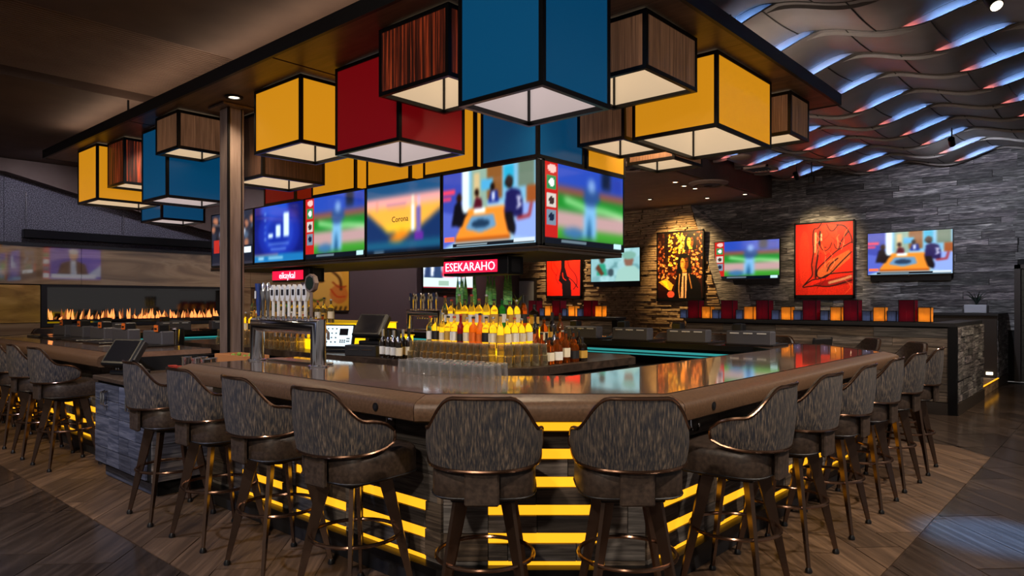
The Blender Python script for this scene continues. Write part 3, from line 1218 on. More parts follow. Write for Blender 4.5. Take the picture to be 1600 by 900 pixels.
# ------------------------------------------------------------------ canopy over the bar
ZC = 3.55
cx0, cx1, cy0, cy1 = 0.70, 5.28, -0.43, 8.7
can = thing('bar_canopy', 'long dark timber canopy hung over the whole bar', 'canopy', ((cx0 + cx1) / 2, (cy0 + cy1) / 2, ZC))
w_ = (cx1 - cx0) / 4
for k in range(4):
    for j in range(3):
        ya, yb = cy0 + (cy1 - cy0) * j / 3, cy0 + (cy1 - cy0) * (j + 1) / 3
        obj('soffit_panel', MB().box2((cx0 + 0.03 + k * w_ * 0.987, ya + 0.02, ZC), (cx0 + 0.03 + (k + 1) * w_ * 0.987 - 0.004, yb - 0.005, ZC + 0.03)), 'canopy_wood', can)
obj('fascia', MB().box2((cx0, cy0, ZC - 0.004), (cx0 + 0.03, cy1, ZC + 0.11)).box2((cx1 - 0.03, cy0, ZC - 0.004), (cx1, cy1, ZC + 0.11)).box2((cx0, cy0, ZC - 0.004), (cx1, cy0 + 0.03, ZC + 0.11)).box2((cx0, cy1 - 0.03, ZC - 0.004), (cx1, cy1, ZC + 0.11)), 'canopy_edge', can)
obj('top_deck', MB().box2((cx0 + 0.02, cy0 + 0.02, ZC + 0.08), (cx1 - 0.02, cy1 - 0.02, ZC + 0.11)), 'canopy_edge', can)
for (x, y) in ((1.5, 0.4), (4.5, 0.4), (1.5, 7.8), (4.5, 7.8), (0.95, 6.3)):
    zt = ZF - 0.1 if (y > 3.9 and x < 1.9) else (ZF if y > 3.9 else 4.45)
    obj('hanger_rod', MB().tube([(x, y, ZC + 0.1), (x, y, zt)], 0.012, n=6), 'black_metal', can)

post = thing('canopy_post', 'tall square bronze post carrying the canopy behind the beer taps', 'post', (1.22, 4.28, 0))
obj('post_shaft', MB().cbox((1.22, 4.28, ZC / 2 - 0.01), (0.18, 0.18, ZC - 0.02), 0.012), 'post_metal', post)
obj('edge_strip', MB().box2((1.125, 4.17, 0.0), (1.145, 4.192, ZC - 0.01)).box2((1.27, 4.176, 0), (1.276, 4.192, ZC - 0.01)), 'black_metal', post)
obj('head_plate', MB().box((1.22, 4.28, ZC - 0.018), (0.34, 0.34, 0.022)), 'post_metal', post)

# hanging light boxes: four framed acrylic or veneer sides, white inside, open below


def light_box(x0, x1, y0, y1, z0, kind, label, z1=ZC - 0.012):
    mats = {'yellow': 'acrylic_yellow', 'red': 'acrylic_red', 'blue': 'acrylic_blue', 'zebra': 'zebra_dark', 'veneer': 'veneer_brown', 'walnut': 'walnut'}
    dif = 'diffuser_cool' if kind in ('blue', 'red') else 'diffuser'
    cx, cy = (x0 + x1) / 2, (y0 + y1) / 2
    t = thing('hanging_light_box', label, 'light', (cx, cy, z0), group='coloured light boxes under the canopy')
    e = 0.03
    fr = MB()
    for x in (x0, x1):
        for y in (y0, y1):
            fr.box((x + (e / 2 if x == x0 else -e / 2), y + (e / 2 if y == y0 else -e / 2), (z0 + z1) / 2), (e, e, z1 - z0))
    for z in (z0 + e / 2, z1 - e / 2):
        for y in (y0 + e / 2, y1 - e / 2):
            fr.box((cx, y, z), (x1 - x0 - 2 * e, e, e))
        for x in (x0 + e / 2, x1 - e / 2):
            fr.box((x, cy, z), (e, y1 - y0 - 2 * e, e))
    obj('frame', fr, 'black_metal', t)
    mm = mats[kind]
    i = 0.006
    for (a, b) in (((x0 + i, y0 + e), (x0 + i + 0.004, y1 - e)), ((x1 - i - 0.004, y0 + e), (x1 - i, y1 - e)), ((x0 + e, y0 + i), (x1 - e, y0 + i + 0.004)), ((x0 + e, y1 - i - 0.004), (x1 - e, y1 - i))):
        obj('side_panel', MB().box2((a[0], a[1], z0 + e), (b[0], b[1], z1 - e)), mm, t)
    i = 0.013
    for (a, b) in (((x0 + i, y0 + e), (x0 + i + 0.003, y1 - e)), ((x1 - i - 0.003, y0 + e), (x1 - i, y1 - e)), ((x0 + e, y0 + i), (x1 - e, y0 + i + 0.003)), ((x0 + e, y1 - i - 0.003), (x1 - e, y1 - i))):
        obj('white_liner', MB().box2((a[0], a[1], z0 + e * 0.4), (b[0], b[1], z1 - e)), dif, t)
    obj('top_reflector', MB().box2((x0 + e, y0 + e, z1 - e - 0.004), (x1 - e, y1 - e, z1 - e)), dif, t)
    return t


light_box(0.75, 1.42, -0.21, 0.46, 2.75, 'blue', 'deep blue hanging light box, the largest, over the front bar corner')
light_box(0.93, 1.58, 0.74, 1.48, 3.05, 'zebra', 'short dark zebra-wood light box between the big blue and red boxes')
light_box(1.216, 1.93, 1.60, 2.45, 2.80, 'red', 'bright red hanging light box above the television corner')
light_box(1.08, 1.75, 2.77, 3.57, 2.94, 'yellow', 'yellow hanging light box between the red box and the bronze post')
light_box(1.45, 2.20, 4.09, 4.82, 2.85, 'walnut', 'low dark wood light box directly behind the bronze post')
light_box(1.08, 1.65, 4.80, 5.32, 3.14, 'veneer', 'short brown veneer light box beside the bronze post, above a blue one') if False else light_box(0.86, 1.38, 4.72, 5.28, 3.14, 'veneer', 'short brown veneer light box beside the bronze post, above a blue one')
light_box(1.0, 1.72, 5.34, 6.03, 2.71, 'blue', 'blue hanging light box on the fireplace half of the canopy')
light_box(0.95, 1.5, 6.44, 6.98, 2.98, 'zebra', 'dark zebra-wood light box beside the outermost yellow box')
light_box(0.85, 1.62, 7.05, 7.75, 2.83, 'yellow', 'yellow hanging light box at the fireplace end of the canopy')
light_box(1.72, 2.33, 7.28, 7.98, 2.68, 'blue', 'low blue light box at the fireplace end, behind the other blue one')
light_box(1.88, 2.62, -0.19, 0.56, 3.13, 'veneer', 'brown veneer light box just right of the big blue box')
light_box(2.94, 4.04, -0.20, 0.58, 2.935, 'yellow', 'wide yellow light box over the dining side of the bar')
light_box(4.40, 4.90, -0.24, 0.26, 3.135, 'veneer', 'small brown veneer light box at the outer canopy corner')
light_box(2.88, 3.58, 0.62, 1.12, 2.95, 'veneer', 'brown veneer light box half hidden behind the wide yellow one')
light_box(4.0, 4.6, 0.75, 1.3, 2.97, 'veneer', 'brown veneer light box glimpsed behind the wide yellow one, further back')
light_box(2.41, 3.09, 1.19, 1.88, 2.80, 'blue', 'slate blue light box standing over the television corner')
light_box(3.13, 3.80, 1.19, 1.88, 2.80, 'yellow', 'yellow light box at the short end of the television block')
yl = ['yellow light box over the first screen of the long row', 'yellow light box over the second screen of the long row', 'yellow light box over the third screen of the long row']
for k, (ya, yb) in enumerate(((1.98, 2.72), (2.92, 3.66), (3.86, 4.74))):
    light_box(2.44, 3.2, ya, yb, 2.80, 'yellow', yl[k])
light_box(2.44, 3.2, 5.1, 5.85, 2.80, 'red', 'red light box over the fourth screen of the long row')

# ------------------------------------------------------------------ painted pictures for screens and prints (colour per vertex on a flat sheet)


class Canvas:
    def grain(self, amt, seed=1):
        g = np.random.RandomState(seed).rand(self.h, self.w, 1)
        self.a = np.clip(self.a * (1 - amt + 2 * amt * g), 0, 1)
        return self

    def __init__(self, w, h, bg):
        self.w, self.h = w, h
        self.a = np.zeros((h, w, 3)) + np.array(self.col(bg))
        self.yy, self.xx = np.mgrid[0:h, 0:w]
        self.xx = (self.xx + 0.5) / w
        self.yy = 1 - (self.yy + 0.5) / h      # 0 bottom, 1 top
        self.asp = w / h

    @staticmethod
    def col(c):
        return tuple(int(c[i:i + 2], 16) / 255 for i in (0, 2, 4)) if isinstance(c, str) else c

    def mask(self, m, c, op=1.0):
        k = (m * op)[..., None]
        self.a = self.a * (1 - k) + np.array(self.col(c)) * k
        return self

    def rect(self, x0, y0, x1, y1, c, op=1.0):
        return self.mask(((self.xx >= x0) & (self.xx <= x1) & (self.yy >= y0) & (self.yy <= y1)).astype(float), c, op)

    def ell(self, x, y, rx, ry, c, op=1.0):
        return self.mask(((((self.xx - x) / rx) ** 2 + ((self.yy - y) / ry) ** 2) <= 1).astype(float), c, op)

    def poly(self, pts, c, op=1.0):
        m = np.zeros(self.xx.shape, bool)
        n = len(pts)
        for i in range(n):
            (x0, y0), (x1, y1) = pts[i], pts[(i + 1) % n]
            if y0 == y1:
                continue
            cond = (y0 > self.yy) != (y1 > self.yy)
            m ^= cond & (self.xx < (x1 - x0) * (self.yy - y0) / (y1 - y0) + x0)
        return self.mask(m.astype(float), c, op)

    def line(self, pts, wd, c, op=1.0):
        m = np.zeros(self.xx.shape)
        X, Y = self.xx * self.asp, self.yy
        for (x0, y0), (x1, y1) in zip(pts[:-1], pts[1:]):
            ax, ay, bx, by = x0 * self.asp, y0, x1 * self.asp, y1
            dx, dy = bx - ax, by - ay
            L = dx * dx + dy * dy + 1e-9
            t = np.clip(((X - ax) * dx + (Y - ay) * dy) / L, 0, 1)
            d = np.hypot(X - ax - t * dx, Y - ay - t * dy)
            m = np.maximum(m, np.clip(1.5 - d / wd, 0, 1))
        return self.mask(m, c, op)

    def curve(self, pts, wd, c, op=1.0):
        out = []
        P = [pts[0]] + list(pts) + [pts[-1]]
        for i in range(1, len(P) - 2):
            for k in range(8):
                t = k / 8
                out.append(tuple(0.5 * (2 * P[i][j] + (P[i + 1][j] - P[i - 1][j]) * t + (2 * P[i - 1][j] - 5 * P[i][j] + 4 * P[i + 1][j] - P[i + 2][j]) * t * t + (3 * P[i][j] - P[i - 1][j] - 3 * P[i + 1][j] + P[i + 2][j]) * t ** 3) for j in (0, 1)))
        out.append(pts[-1])
        return self.line(out, wd, c, op)

    def blur(self, k):
        for _ in range(2):
            for ax in (0, 1):
                s = np.zeros_like(self.a)
                for d in range(-k, k + 1):
                    idx = np.clip(np.arange(self.a.shape[ax]) + d, 0, self.a.shape[ax] - 1)
                    s += np.take(self.a, idx, axis=ax)
                self.a = s / (2 * k + 1)
        return self

    def mesh(self, name):
        """sheet of unit size in the local x (right) / z (up) plane facing -y"""
        w, h = self.w, self.h
        xs = np.linspace(-0.5, 0.5, w)
        zs = np.linspace(0.5, -0.5, h)
        X, Z = np.meshgrid(xs, zs)
        v = np.stack([X.ravel(), np.zeros(w * h), Z.ravel()], 1)
        i = np.arange(w * h).reshape(h, w)
        f = np.stack([i[1:, :-1].ravel(), i[1:, 1:].ravel(), i[:-1, 1:].ravel(), i[:-1, :-1].ravel()], 1)
        me = bpy.data.meshes.new(name)
        me.from_pydata(v.tolist(), [], f.tolist())
        a = np.clip((self.a - 0.5) * 1.18 + 0.47, 0, 1)
        lin = np.where(a <= 0.04045, a / 12.92, ((a + 0.055) / 1.055) ** 2.4)
        at = me.color_attributes.new('Col', 'FLOAT_COLOR', 'POINT')
        at.data.foreach_set('color', np.concatenate([lin.reshape(-1, 3), np.ones((w * h, 1))], 1).ravel().astype(np.float32))
        me.update()
        return me


def picture_mat(name, emit=0.0, rough=0.3):
    m = mat(name, (0.5, 0.5, 0.5), rough)
    b = m.node_tree.nodes['Principled BSDF']
    at = nd(m, 'ShaderNodeAttribute')
    at.attribute_name = 'Col'
    if emit:
        b.inputs['Base Color'].default_value = (0.01, 0.01, 0.012, 1)
        lk(m, at.outputs['Color'], b.inputs['Emission Color'])
        b.inputs['Emission Strength'].default_value = emit
    else:
        lk(m, at.outputs['Color'], b.inputs['Base Color'])
    return m


picture_mat('screen_image', 1.15, 0.12)
picture_mat('painting', 0.0, 0.35)


def pic_talk():
    c = Canvas(112, 64, '7fb2cf')
    c.rect(0, 0, 1, 0.55, '9fc0d4').rect(0, 0.3, 0.22, 1, '4553a8').rect(0.22, 0.35, 0.30, 1, 'd8e6ea').rect(0.33, 0.5, 0.5, 1, '8fa89a')
    c.rect(0.36, 0.62, 0.42, 0.95, 'c9b58a').rect(0.5, 0.6, 0.66, 1, '8a6038').rect(0.68, 0.72, 0.78, 0.98, '2fa6c8').rect(0.82, 0.7, 0.98, 1, '6d7f70').rect(0.9, 0.35, 1, 0.7, '9a5a30')
    c.rect(0.0, 0.72, 0.14, 0.78, 'e8506a').rect(0.0, 0.64, 0.10, 0.69, 'e8506a').rect(0.44, 0.72, 0.56, 0.86, '5aa8d0')
    c.poly([(0.0, 0.0), (0.16, 0.1), (0.25, 0.42), (0, 0.5)], '5d6cc0').poly([(0.78, 0.1), (1, 0.05), (1, 0.5), (0.8, 0.5)], '8fa6e0')
    c.poly([(0.14, 0.12), (0.30, 0.50), (0.68, 0.50), (0.74, 0.12)], 'e8913a').poly([(0.14, 0.08), (0.14, 0.13), (0.74, 0.13), (0.74, 0.08)], 'a85a20')
    c.poly([(0.26, 0.25), (0.33, 0.40), (0.57, 0.40), (0.60, 0.25), (0.43, 0.18)], '6f97b8').ell(0.43, 0.30, 0.10, 0.055, '2c4660')
    c.rect(0.36, 0.44, 0.48, 0.50, 'e8f0f0')
    c.ell(0.19, 0.66, 0.03, 0.06, '3a261c').poly([(0.1, 0.3), (0.14, 0.58), (0.20, 0.62), (0.24, 0.45), (0.30, 0.46), (0.26, 0.40), (0.22, 0.28)], '1c1c26')
    c.ell(0.39, 0.70, 0.025, 0.05, '2c1a14').poly([(0.35, 0.50), (0.38, 0.65), (0.44, 0.62), (0.45, 0.5)], '5a2030')
    c.ell(0.56, 0.75, 0.025, 0.05, '241812').poly([(0.51, 0.55), (0.54, 0.70), (0.61, 0.70), (0.63, 0.54)], '2a3a8a').rect(0.555, 0.58, 0.58, 0.68, 'e0e6f0')
    c.ell(0.73, 0.78, 0.04, 0.075, '20150f').poly([(0.68, 0.42), (0.70, 0.66), (0.76, 0.70), (0.84, 0.66), (0.87, 0.5), (0.86, 0.34), (0.72, 0.36)], '26265e')
    c.line([(0.81, 0.58), (0.84, 0.57), (0.82, 0.52), (0.845, 0.48), (0.81, 0.45)], 0.014, 'e6e6f4')
    c.poly([(0.68, 0.40), (0.72, 0.18), (0.78, 0.12), (0.8, 0.2), (0.76, 0.4)], '12121c').line([(0.82, 0.32), (0.93, 0.34), (0.95, 0.48)], 0.02, 'a0302c')
    c.blur(1)
    c.rect(0.12, 0.02, 0.98, 0.07, '1c2630').rect(0.78, 0.03, 0.98, 0.08, 'c8d4dc').rect(0.16, 0.03, 0.5, 0.05, '8fa0a8').rect(0.02, 0.10, 0.13, 0.16, 'e87a5a')
    return c


def pic_ball():
    c = Canvas(96, 60, '3f6a3a')
    c.rect(0, 0.72, 1, 1, '3a56b0').rect(0.7, 0.78, 0.82, 1, '26324a').rect(0.84, 0.76, 0.98, 0.98, '3048a0').rect(0, 0.62, 1, 0.74, '8a5a50').rect(0, 0.42, 1, 0.63, '2f8a3c').rect(0, 0.2, 1, 0.43, 'b89a9a').rect(0, 0.08, 1, 0.22, '4a9a3e')
    c.line([(0.25, 0.57), (0.5, 0.5), (0.72, 0.5), (0.98, 0.46)], 0.03, 'a8dca0').ell(0.35, 0.16, 0.14, 0.07, '4a78a0')
    c.poly([(0.46, 0.12), (0.48, 0.55), (0.62, 0.55), (0.62, 0.12)], '7fb2d8').poly([(0.50, 0.12), (0.54, 0.45), (0.57, 0.12)], '2c5a80').poly([(0.46, 0.60), (0.48, 0.76), (0.66, 0.74), (0.68, 0.62), (0.60, 0.54), (0.5, 0.54)], '3c5a8c').ell(0.57, 0.80, 0.05, 0.09, '7d9ccc')
    c.blur(2)
    c.rect(0, 0.08, 0.16, 1, 'b8302c').rect(0.03, 0.66, 0.14, 0.84, '3c8a58').rect(0.03, 0.45, 0.14, 0.62, 'c8c0b8').rect(0.03, 0.24, 0.14, 0.41, '7a8a9a').ell(0.09, 0.92, 0.05, 0.05, 'e8b8b0')
    c.ell(0.085, 0.75, 0.03, 0.05, 'e0e8e0').ell(0.085, 0.53, 0.03, 0.05, '4a3a3a').ell(0.085, 0.33, 0.03, 0.05, '20304a')
    c.rect(0, 0.0, 1, 0.085, '14222e').rect(0.86, 0.02, 0.97, 0.09, 'b8dce0').rect(0.2, 0.04, 0.5, 0.06, '6a7a84')
    return c


def pic_chart():
    c = Canvas(84, 56, '1c2a78')
    c.ell(0.5, 0.5, 0.42, 0.46, '2a3fa8', 0.8).ell(0.5, 0.5, 0.3, 0.34, '3d5cc8', 0.6).ell(0.5, 0.5, 0.22, 0.26, '1f3594', 0.7).ell(0.42, 0.92, 0.3, 0.12, '2e5ac0')
    c.blur(2)
    c.rect(0.30, 0.42, 0.39, 0.50, 'cfe4f8').rect(0.45, 0.42, 0.55, 0.64, 'cfe4f8').rect(0.61, 0.42, 0.71, 0.84, 'cfe4f8').rect(0.3, 0.3, 0.72, 0.32, '8fb0e8').rect(0.34, 0.22, 0.66, 0.24, '8fb0e8')
    for k in range(5):
        c.rect(0.22, 0.40 + k * 0.11, 0.25, 0.43 + k * 0.11, '7fa0d8')
    c.rect(0, 0, 1, 0.14, '2a7ab0').rect(0, 0.13, 0.5, 0.15, 'd8a080').rect(0.08, 0.05, 0.2, 0.09, 'd0e8f0').rect(0.3, 0.06, 0.6, 0.09, 'a8d0e0')
    c.blur(1)
    return c


def pic_ad():
    c = Canvas(96, 60, 'f0a060')
    c.rect(0, 0.78, 1, 1, '2f5a80').rect(0, 0.62, 1, 0.82, 'f0a8a0').rect(0, 0.42, 1, 0.66, 'f0b050').poly([(0, 0.62), (0.25, 0.36), (0.75, 0.36), (1, 0.58), (1, 0), (0, 0)], '26406a').poly([(0.2, 0.42), (0.3, 0.30), (0.7, 0.30), (0.8, 0.44)], 'f0c040').poly([(0.3, 0.2), (0.5, 0.34), (0.62, 0.26), (0.45, 0.15)], 'e08a2c')
    c.rect(0, 0.06, 1, 0.16, '2a6a84')
    c.blur(2)
    c.rect(0.62, 0.30, 0.67, 0.66, 'd8e4f0').rect(0.635, 0.66, 0.655, 0.80, 'e8ecd0').rect(0.69, 0.28, 0.75, 0.64, '7a6aa8').rect(0.705, 0.64, 0.735, 0.78, 'c8b0c8').rect(0.67, 0.16, 0.78, 0.28, '6a3a9a')
    c.rect(0.14, 0.62, 0.17, 0.76, 'c89080', 0.6).rect(0.28, 0.68, 0.56, 0.71, '9a78a0', 0.7).rect(0.3, 0.63, 0.55, 0.655, 'a87a90', 0.6)
    c.rect(0, 0, 1, 0.05, '182838').rect(0.1, 0.02, 0.25, 0.035, 'c0d0d8')
    c.blur(1)
    return c


def pic_crowd():
    c = Canvas(72, 56, '3a3c48')
    r = random.Random(4)
    for _ in range(46):
        c.ell(r.random(), 0.4 + 0.5 * r.random(), 0.05, 0.07, r.choice(['8a9ab0', '2a2a34', 'b07a60', '5a6a80', 'd0d4dc', '20242c']), 0.9)
    c.blur(1)
    c.rect(0, 0.05, 1, 0.36, '202a3a').rect(0.25, 0.22, 0.95, 0.33, 'dce8ee').rect(0.05, 0.25, 0.2, 0.5, 'b03a30').rect(0.35, 0.36, 0.7, 0.48, '2c7a60')
    return c


def pic_camo():
    c = Canvas(80, 56, '8fb8bc')
    r = random.Random(8)
    for _ in range(40):
        c.ell(r.random(), r.random(), 0.10, 0.12, r.choice(['a8ccd0', '7aa4a8', '9cc4c8', '6a9498']), 0.7)
    c.ell(0.24, 0.70, 0.06, 0.13, '4a342a').poly([(0.12, 0.2), (0.16, 0.55), (0.30, 0.55), (0.34, 0.2)], '3f9a80').poly([(0.10, 0.42), (0.16, 0.55), (0.28, 0.25), (0.22, 0.18)], '6a4636')
    c.ell(0.78, 0.62, 0.09, 0.2, '8a6a5c').ell(0.78, 0.78, 0.14, 0.12, '7fa89c').poly([(0.5, 0), (0.56, 0.35), (0.72, 0.46), (0.9, 0.46), (1, 0.3), (1, 0)], '9cc0b8').ell(0.42, 0.28, 0.06, 0.12, '4a5a60')
    return c.blur(1)


def pic_suit():
    c = Canvas(80, 56, 'd8e0ea')
    c.rect(0.42, 0.3, 1, 1, 'e0506a').rect(0.6, 0.3, 0.75, 0.8, 'a8b8d8').rect(0.8, 0.3, 1, 0.7, 'e8d8dc').poly([(0.36, 0.3), (0.42, 1), (0.5, 1), (0.46, 0.3)], 'e04058')
    c.ell(0.18, 0.84, 0.07, 0.14, '7a4a38').poly([(0.02, 0.22), (0.06, 0.62), (0.14, 0.72), (0.24, 0.72), (0.34, 0.62), (0.38, 0.22)], '33476e').poly([(0.15, 0.3), (0.15, 0.7), (0.22, 0.7), (0.2, 0.3)], 'e6eaf0')
    c.blur(1)
    c.rect(0, 0.02, 1, 0.26, 'cfe0dc').rect(0.3, 0.08, 0.5, 0.2, '9fb8a8').rect(0.66, 0.1, 0.8, 0.2, '7a98a8').rect(0, 0, 1, 0.03, 'a02c40')
    return c


def pic_news():
    c = Canvas(84, 56, '3a4ab8')
    c.ell(0.2, 0.6, 0.2, 0.5, '5a5ad0').poly([(0, 0.1), (0, 0.5), (0.3, 0.1)], 'b8c8e8')
    c.ell(0.48, 0.78, 0.08, 0.17, 'c8a088').ell(0.48, 0.90, 0.09, 0.09, 'd8d8d8').poly([(0.22, 0.1), (0.28, 0.5), (0.42, 0.6), (0.56, 0.6), (0.70, 0.5), (0.76, 0.1)], '3a3038').poly([(0.43, 0.1), (0.44, 0.6), (0.54, 0.6), (0.54, 0.1)], 'dce4f0').rect(0.475, 0.12, 0.505, 0.5, '7a9ac8')
    c.blur(1)
    c.rect(0.1, 0.06, 0.86, 0.18, 'd8e0f0').rect(0.88, 0.0, 1, 1, 'c0405a')
    for k in range(4):
        c.rect(0.895, 0.06 + k * 0.21, 0.985, 0.20 + k * 0.21, ('e0e8f0', '4a6a8a', 'c8d0d8', '3a8a6a')[k])
    return c


PIC = {k: f().mesh('screen') for k, f in (('talk', pic_talk), ('ball', pic_ball), ('chart', pic_chart), ('ad', pic_ad), ('crowd', pic_crowd), ('camo', pic_camo), ('suit', pic_suit), ('news', pic_news))}
for me in PIC.values():
    me.materials.append(MATS['screen_image'])


def text_mesh(s, size, depth=0.001):
    cu = bpy.data.curves.new('lettering', 'FONT')
    cu.body = s
    cu.size = size
    cu.extrude = depth
    cu.align_x = 'CENTER'
    cu.align_y = 'CENTER'
    cu.resolution_u = 2
    o = bpy.data.objects.new('lettering_source', cu)
    C.objects.link(o)
    bpy.context.view_layer.update()
    me = bpy.data.meshes.new_from_object(o.evaluated_get(bpy.context.evaluated_depsgraph_get()))
    C.objects.unlink(o)
    bpy.data.objects.remove(o)
    me.name = 'lettering'
    # stand the text up in the x/z plane facing -y
    me.transform(Matrix.Rotation(PI / 2, 4, 'X'))
    return me


def television(loc, rotz, w, h, pic, label, thick=0.05, group=None, mount=False, text=None):
    """local: picture faces -y, centre of the set at loc"""
    t = thing('television', label, 'television', loc, rotz, group)
    obj('casing', MB().cbox((0, thick / 2 + 0.004, 0), (w, thick, h), 0.008), 'black_plastic', t, True)
    b = 0.014
    obj('bezel', MB().box((0, 0, h / 2 - b / 2), (w, 0.01, b)).box((0, 0, -h / 2 + b * 0.75), (w, 0.01, b * 1.5)).box((-w / 2 + b / 2, 0, 0), (b, 0.01, h)).box((w / 2 - b / 2, 0, 0), (b, 0.01, h)), 'black_plastic', t, True)
    s = link('screen', PIC[pic], None, t, True)
    s.location = (0, 0.0025, b * 0.25)
    s.scale = (w - 2 * b, 1, h - 2.5 * b)
    if mount:
        obj('wall_bracket', MB().box((0, thick + 0.03, -0.05), (0.5, 0.05, 0.4)).box((0, thick + 0.03, -h / 2 - 0.06), (w * 0.94, 0.03, 0.12)), 'black_metal', t, True)
        obj('sensor', MB().cbox((0, 0.01, -h / 2 - 0.008), (0.03, 0.02, 0.016), 0.003), 'chrome', t, True)
    for (st_, sz, x, z, mt) in (text or []):
        o = link('lettering', text_mesh(st_, sz), mt, t, True)
        o.location = (x, 0.0005, z)
    return t


# television block over the island
TX0, TX1, TY0, TY1, TZ0, TZ1 = 2.38, 3.68, 1.16, 7.22, 2.02, 2.79
blk = thing('television_housing', 'dark box soffit that carries the ring of screens over the bottle island', 'housing', ((TX0 + TX1) / 2, (TY0 + TY1) / 2, TZ0))
obj('housing_box', MB().box2((TX0 + 0.09, TY0 + 0.09, TZ0 + 0.02), (TX1 - 0.09, TY1 - 0.09, TZ1)), 'charcoal', blk)
obj('soffit_plate', MB().box2((TX0, TY0, TZ0 - 0.03), (TX1, TY1, TZ0 + 0.018)), 'planter_dark', blk)
obj('edge_trim', MB().box2((TX0 - 0.006, TY0 - 0.006, TZ0 - 0.004), (TX0 + 0.004, TY1, TZ0 + 0.006)).box2((TX0, TY0 - 0.006, TZ0 - 0.004), (TX1, TY0 + 0.004, TZ0 + 0.006)), 'bronze', blk)
for (x, y) in ((3.3, 2.3), (3.3, 6.2)):
    obj('hanger_post', MB().box2((x - 0.05, y + 0.6, TZ1), (x + 0.05, y + 0.7, ZC - 0.006)), 'black_metal', blk)
pics = ['talk', 'ad', 'ball', 'chart', 'crowd']
tl_ = ['wide screen showing a talk panel at an orange table, at the block corner', 'screen showing a yellow and pink beverage advert with bottles', 'long-side screen with a batter on a green field, between advert and bar chart',
       'screen showing a white bar chart on deep blue', 'screen with a crowd and score banner, partly hidden by the bronze post']
for k in range(5):
    y0 = TY0 + 0.012 + k * 1.208
    tx = None
    if k == 1:
        tx = [('Corona', 0.085, -0.03, -0.01, 'charcoal')]
    if k == 4:
        tx = [('1363', 0.10, 0.22, -0.19, 'charcoal')]
    # facing -x : local -y -> world -x, local x -> world -y
    television((TX0, y0 + 0.60, 2.415), -PI / 2, 1.194, 0.745, pics[k], tl_[k], text=tx)
television((TX0 + 0.70, TY0 - 0.002, 2.415), 0.0, 1.27, 0.745, 'ball', 'short-end screen of the overhead block showing a baseball batter')
television((TX0 + 0.70, TY1 + 0.004, 2.415), PI, 1.2, 0.745, 'news', 'screen with a newsreader on the fireplace end of the overhead block')

# scrolling red LED signs under the housing


def led_sign(loc, label, words_):
    t = thing('led_sign', label, 'sign', loc, -PI / 2)
    obj('housing', MB().cbox((0, 0.12, 0), (0.86, 0.22, 0.17), 0.006), 'black_metal', t, True)
    obj('display', MB().box((-0.06, 0.008, 0.0), (0.72, 0.008, 0.115)), 'led_red', t, True)
    o = link('lettering', text_mesh(words_, 0.135), 'led_white_pink', t, True)
    o.location = (-0.06, 0.002, -0.004)
    o.scale = (0.90, 1, 0.86)
    obj('side_hatch', MB().box((0.433, 0.12, 0), (0.004, 0.12, 0.12)), 'charcoal', t, True)
    obj('hanging_bracket', MB().box((0, 0.12, 0.090), (0.5, 0.10, 0.012)), 'black_metal', t, True)


led_sign((2.50, 2.06, 1.89), 'red LED ticker sign hanging under the screens above the snake plants', 'ESEKARAHO')
led_sign((2.50, 5.33, 1.89), 'red LED ticker sign hanging under the screens behind the beer taps', 'eikaykal')

# ------------------------------------------------------------------ central bottle island
IX0, IX1, IY0, IY1, IZ = 1.97, 4.03, 1.08, 7.7, 1.0
isl = thing('bottle_island', 'dark timber island with worktop standing in the middle of the bar', 'island', ((IX0 + IX1) / 2, (IY0 + IY1) / 2, 0))
ch = 0.22


def oct_(i):
    return [(IX0 + i, IY0 + ch), (IX0 + ch, IY0 + i), (IX1 - ch, IY0 + i), (IX1 - i, IY0 + ch), (IX1 - i, IY1 - ch), (IX1 - ch, IY1 - i), (IX0 + ch, IY1 - i), (IX0 + i, IY1 - ch)]


obj('island_body', MB().prism(oct_(0.08), 0.0, 0.93), 'charcoal', isl)
wood('island_top', [(0.3, '1d1714'), (0.55, '3a2e27'), (0.8, '4d3f36')], rough=0.32, scale=(8, 8, 8), vary=0.0, bump=0.05)
obj('worktop', MB().prism(oct_(0.0), 0.93, IZ), 'island_top', isl)
for k in range(3):
    d = obj('cupboard_door', MB().cbox((2.32 + k * 0.6 + 0.08, IY0 + 0.075, 0.48), (0.57, 0.02, 0.82), 0.005), 'charcoal', isl)
    obj('handle', MB().tube([(2.40 + k * 0.6 + 0.14, IY0 + 0.06, 0.84), (2.40 + k * 0.6 + 0.14, IY0 + 0.03, 0.84), (2.40 + k * 0.6 + 0.24, IY0 + 0.03, 0.84), (2.40 + k * 0.6 + 0.24, IY0 + 0.06, 0.84)], 0.007, n=6), 'chrome', d)


def tier(x0, x1, y0, y1, z0, z1, parent):
    obj('lit_step', MB().box2((x0, y0, z0), (x1, y1, z1 - 0.012)), 'shelf_glow', parent)
    obj('glass_step_top', MB().box2((x0 - 0.012, y0 - 0.012, z1 - 0.012), (x1 + 0.012, y1, z1)), 'step_glass', parent)


td = thing('bottle_display', 'stepped yellow backlit bottle display on the near end of the island', 'display', (3.0, 2.1, IZ))
tier(2.32, 3.36, 1.55, 2.62, IZ, 1.13, td)
tier(2.52, 3.24, 1.80, 2.62, 1.13, 1.30, td)
tier(2.72, 3.24, 2.05, 2.62, 1.30, 1.46, td)
td2 = thing('bottle_display', 'stepped yellow backlit bottle display seen through the beer tap arch', 'display', (3.0, 5.2, IZ))
tier(2.32, 3.70, 4.35, 6.6, IZ, 1.13, td2)
tier(2.52, 3.50, 4.45, 6.5, 1.13, 1.30, td2)

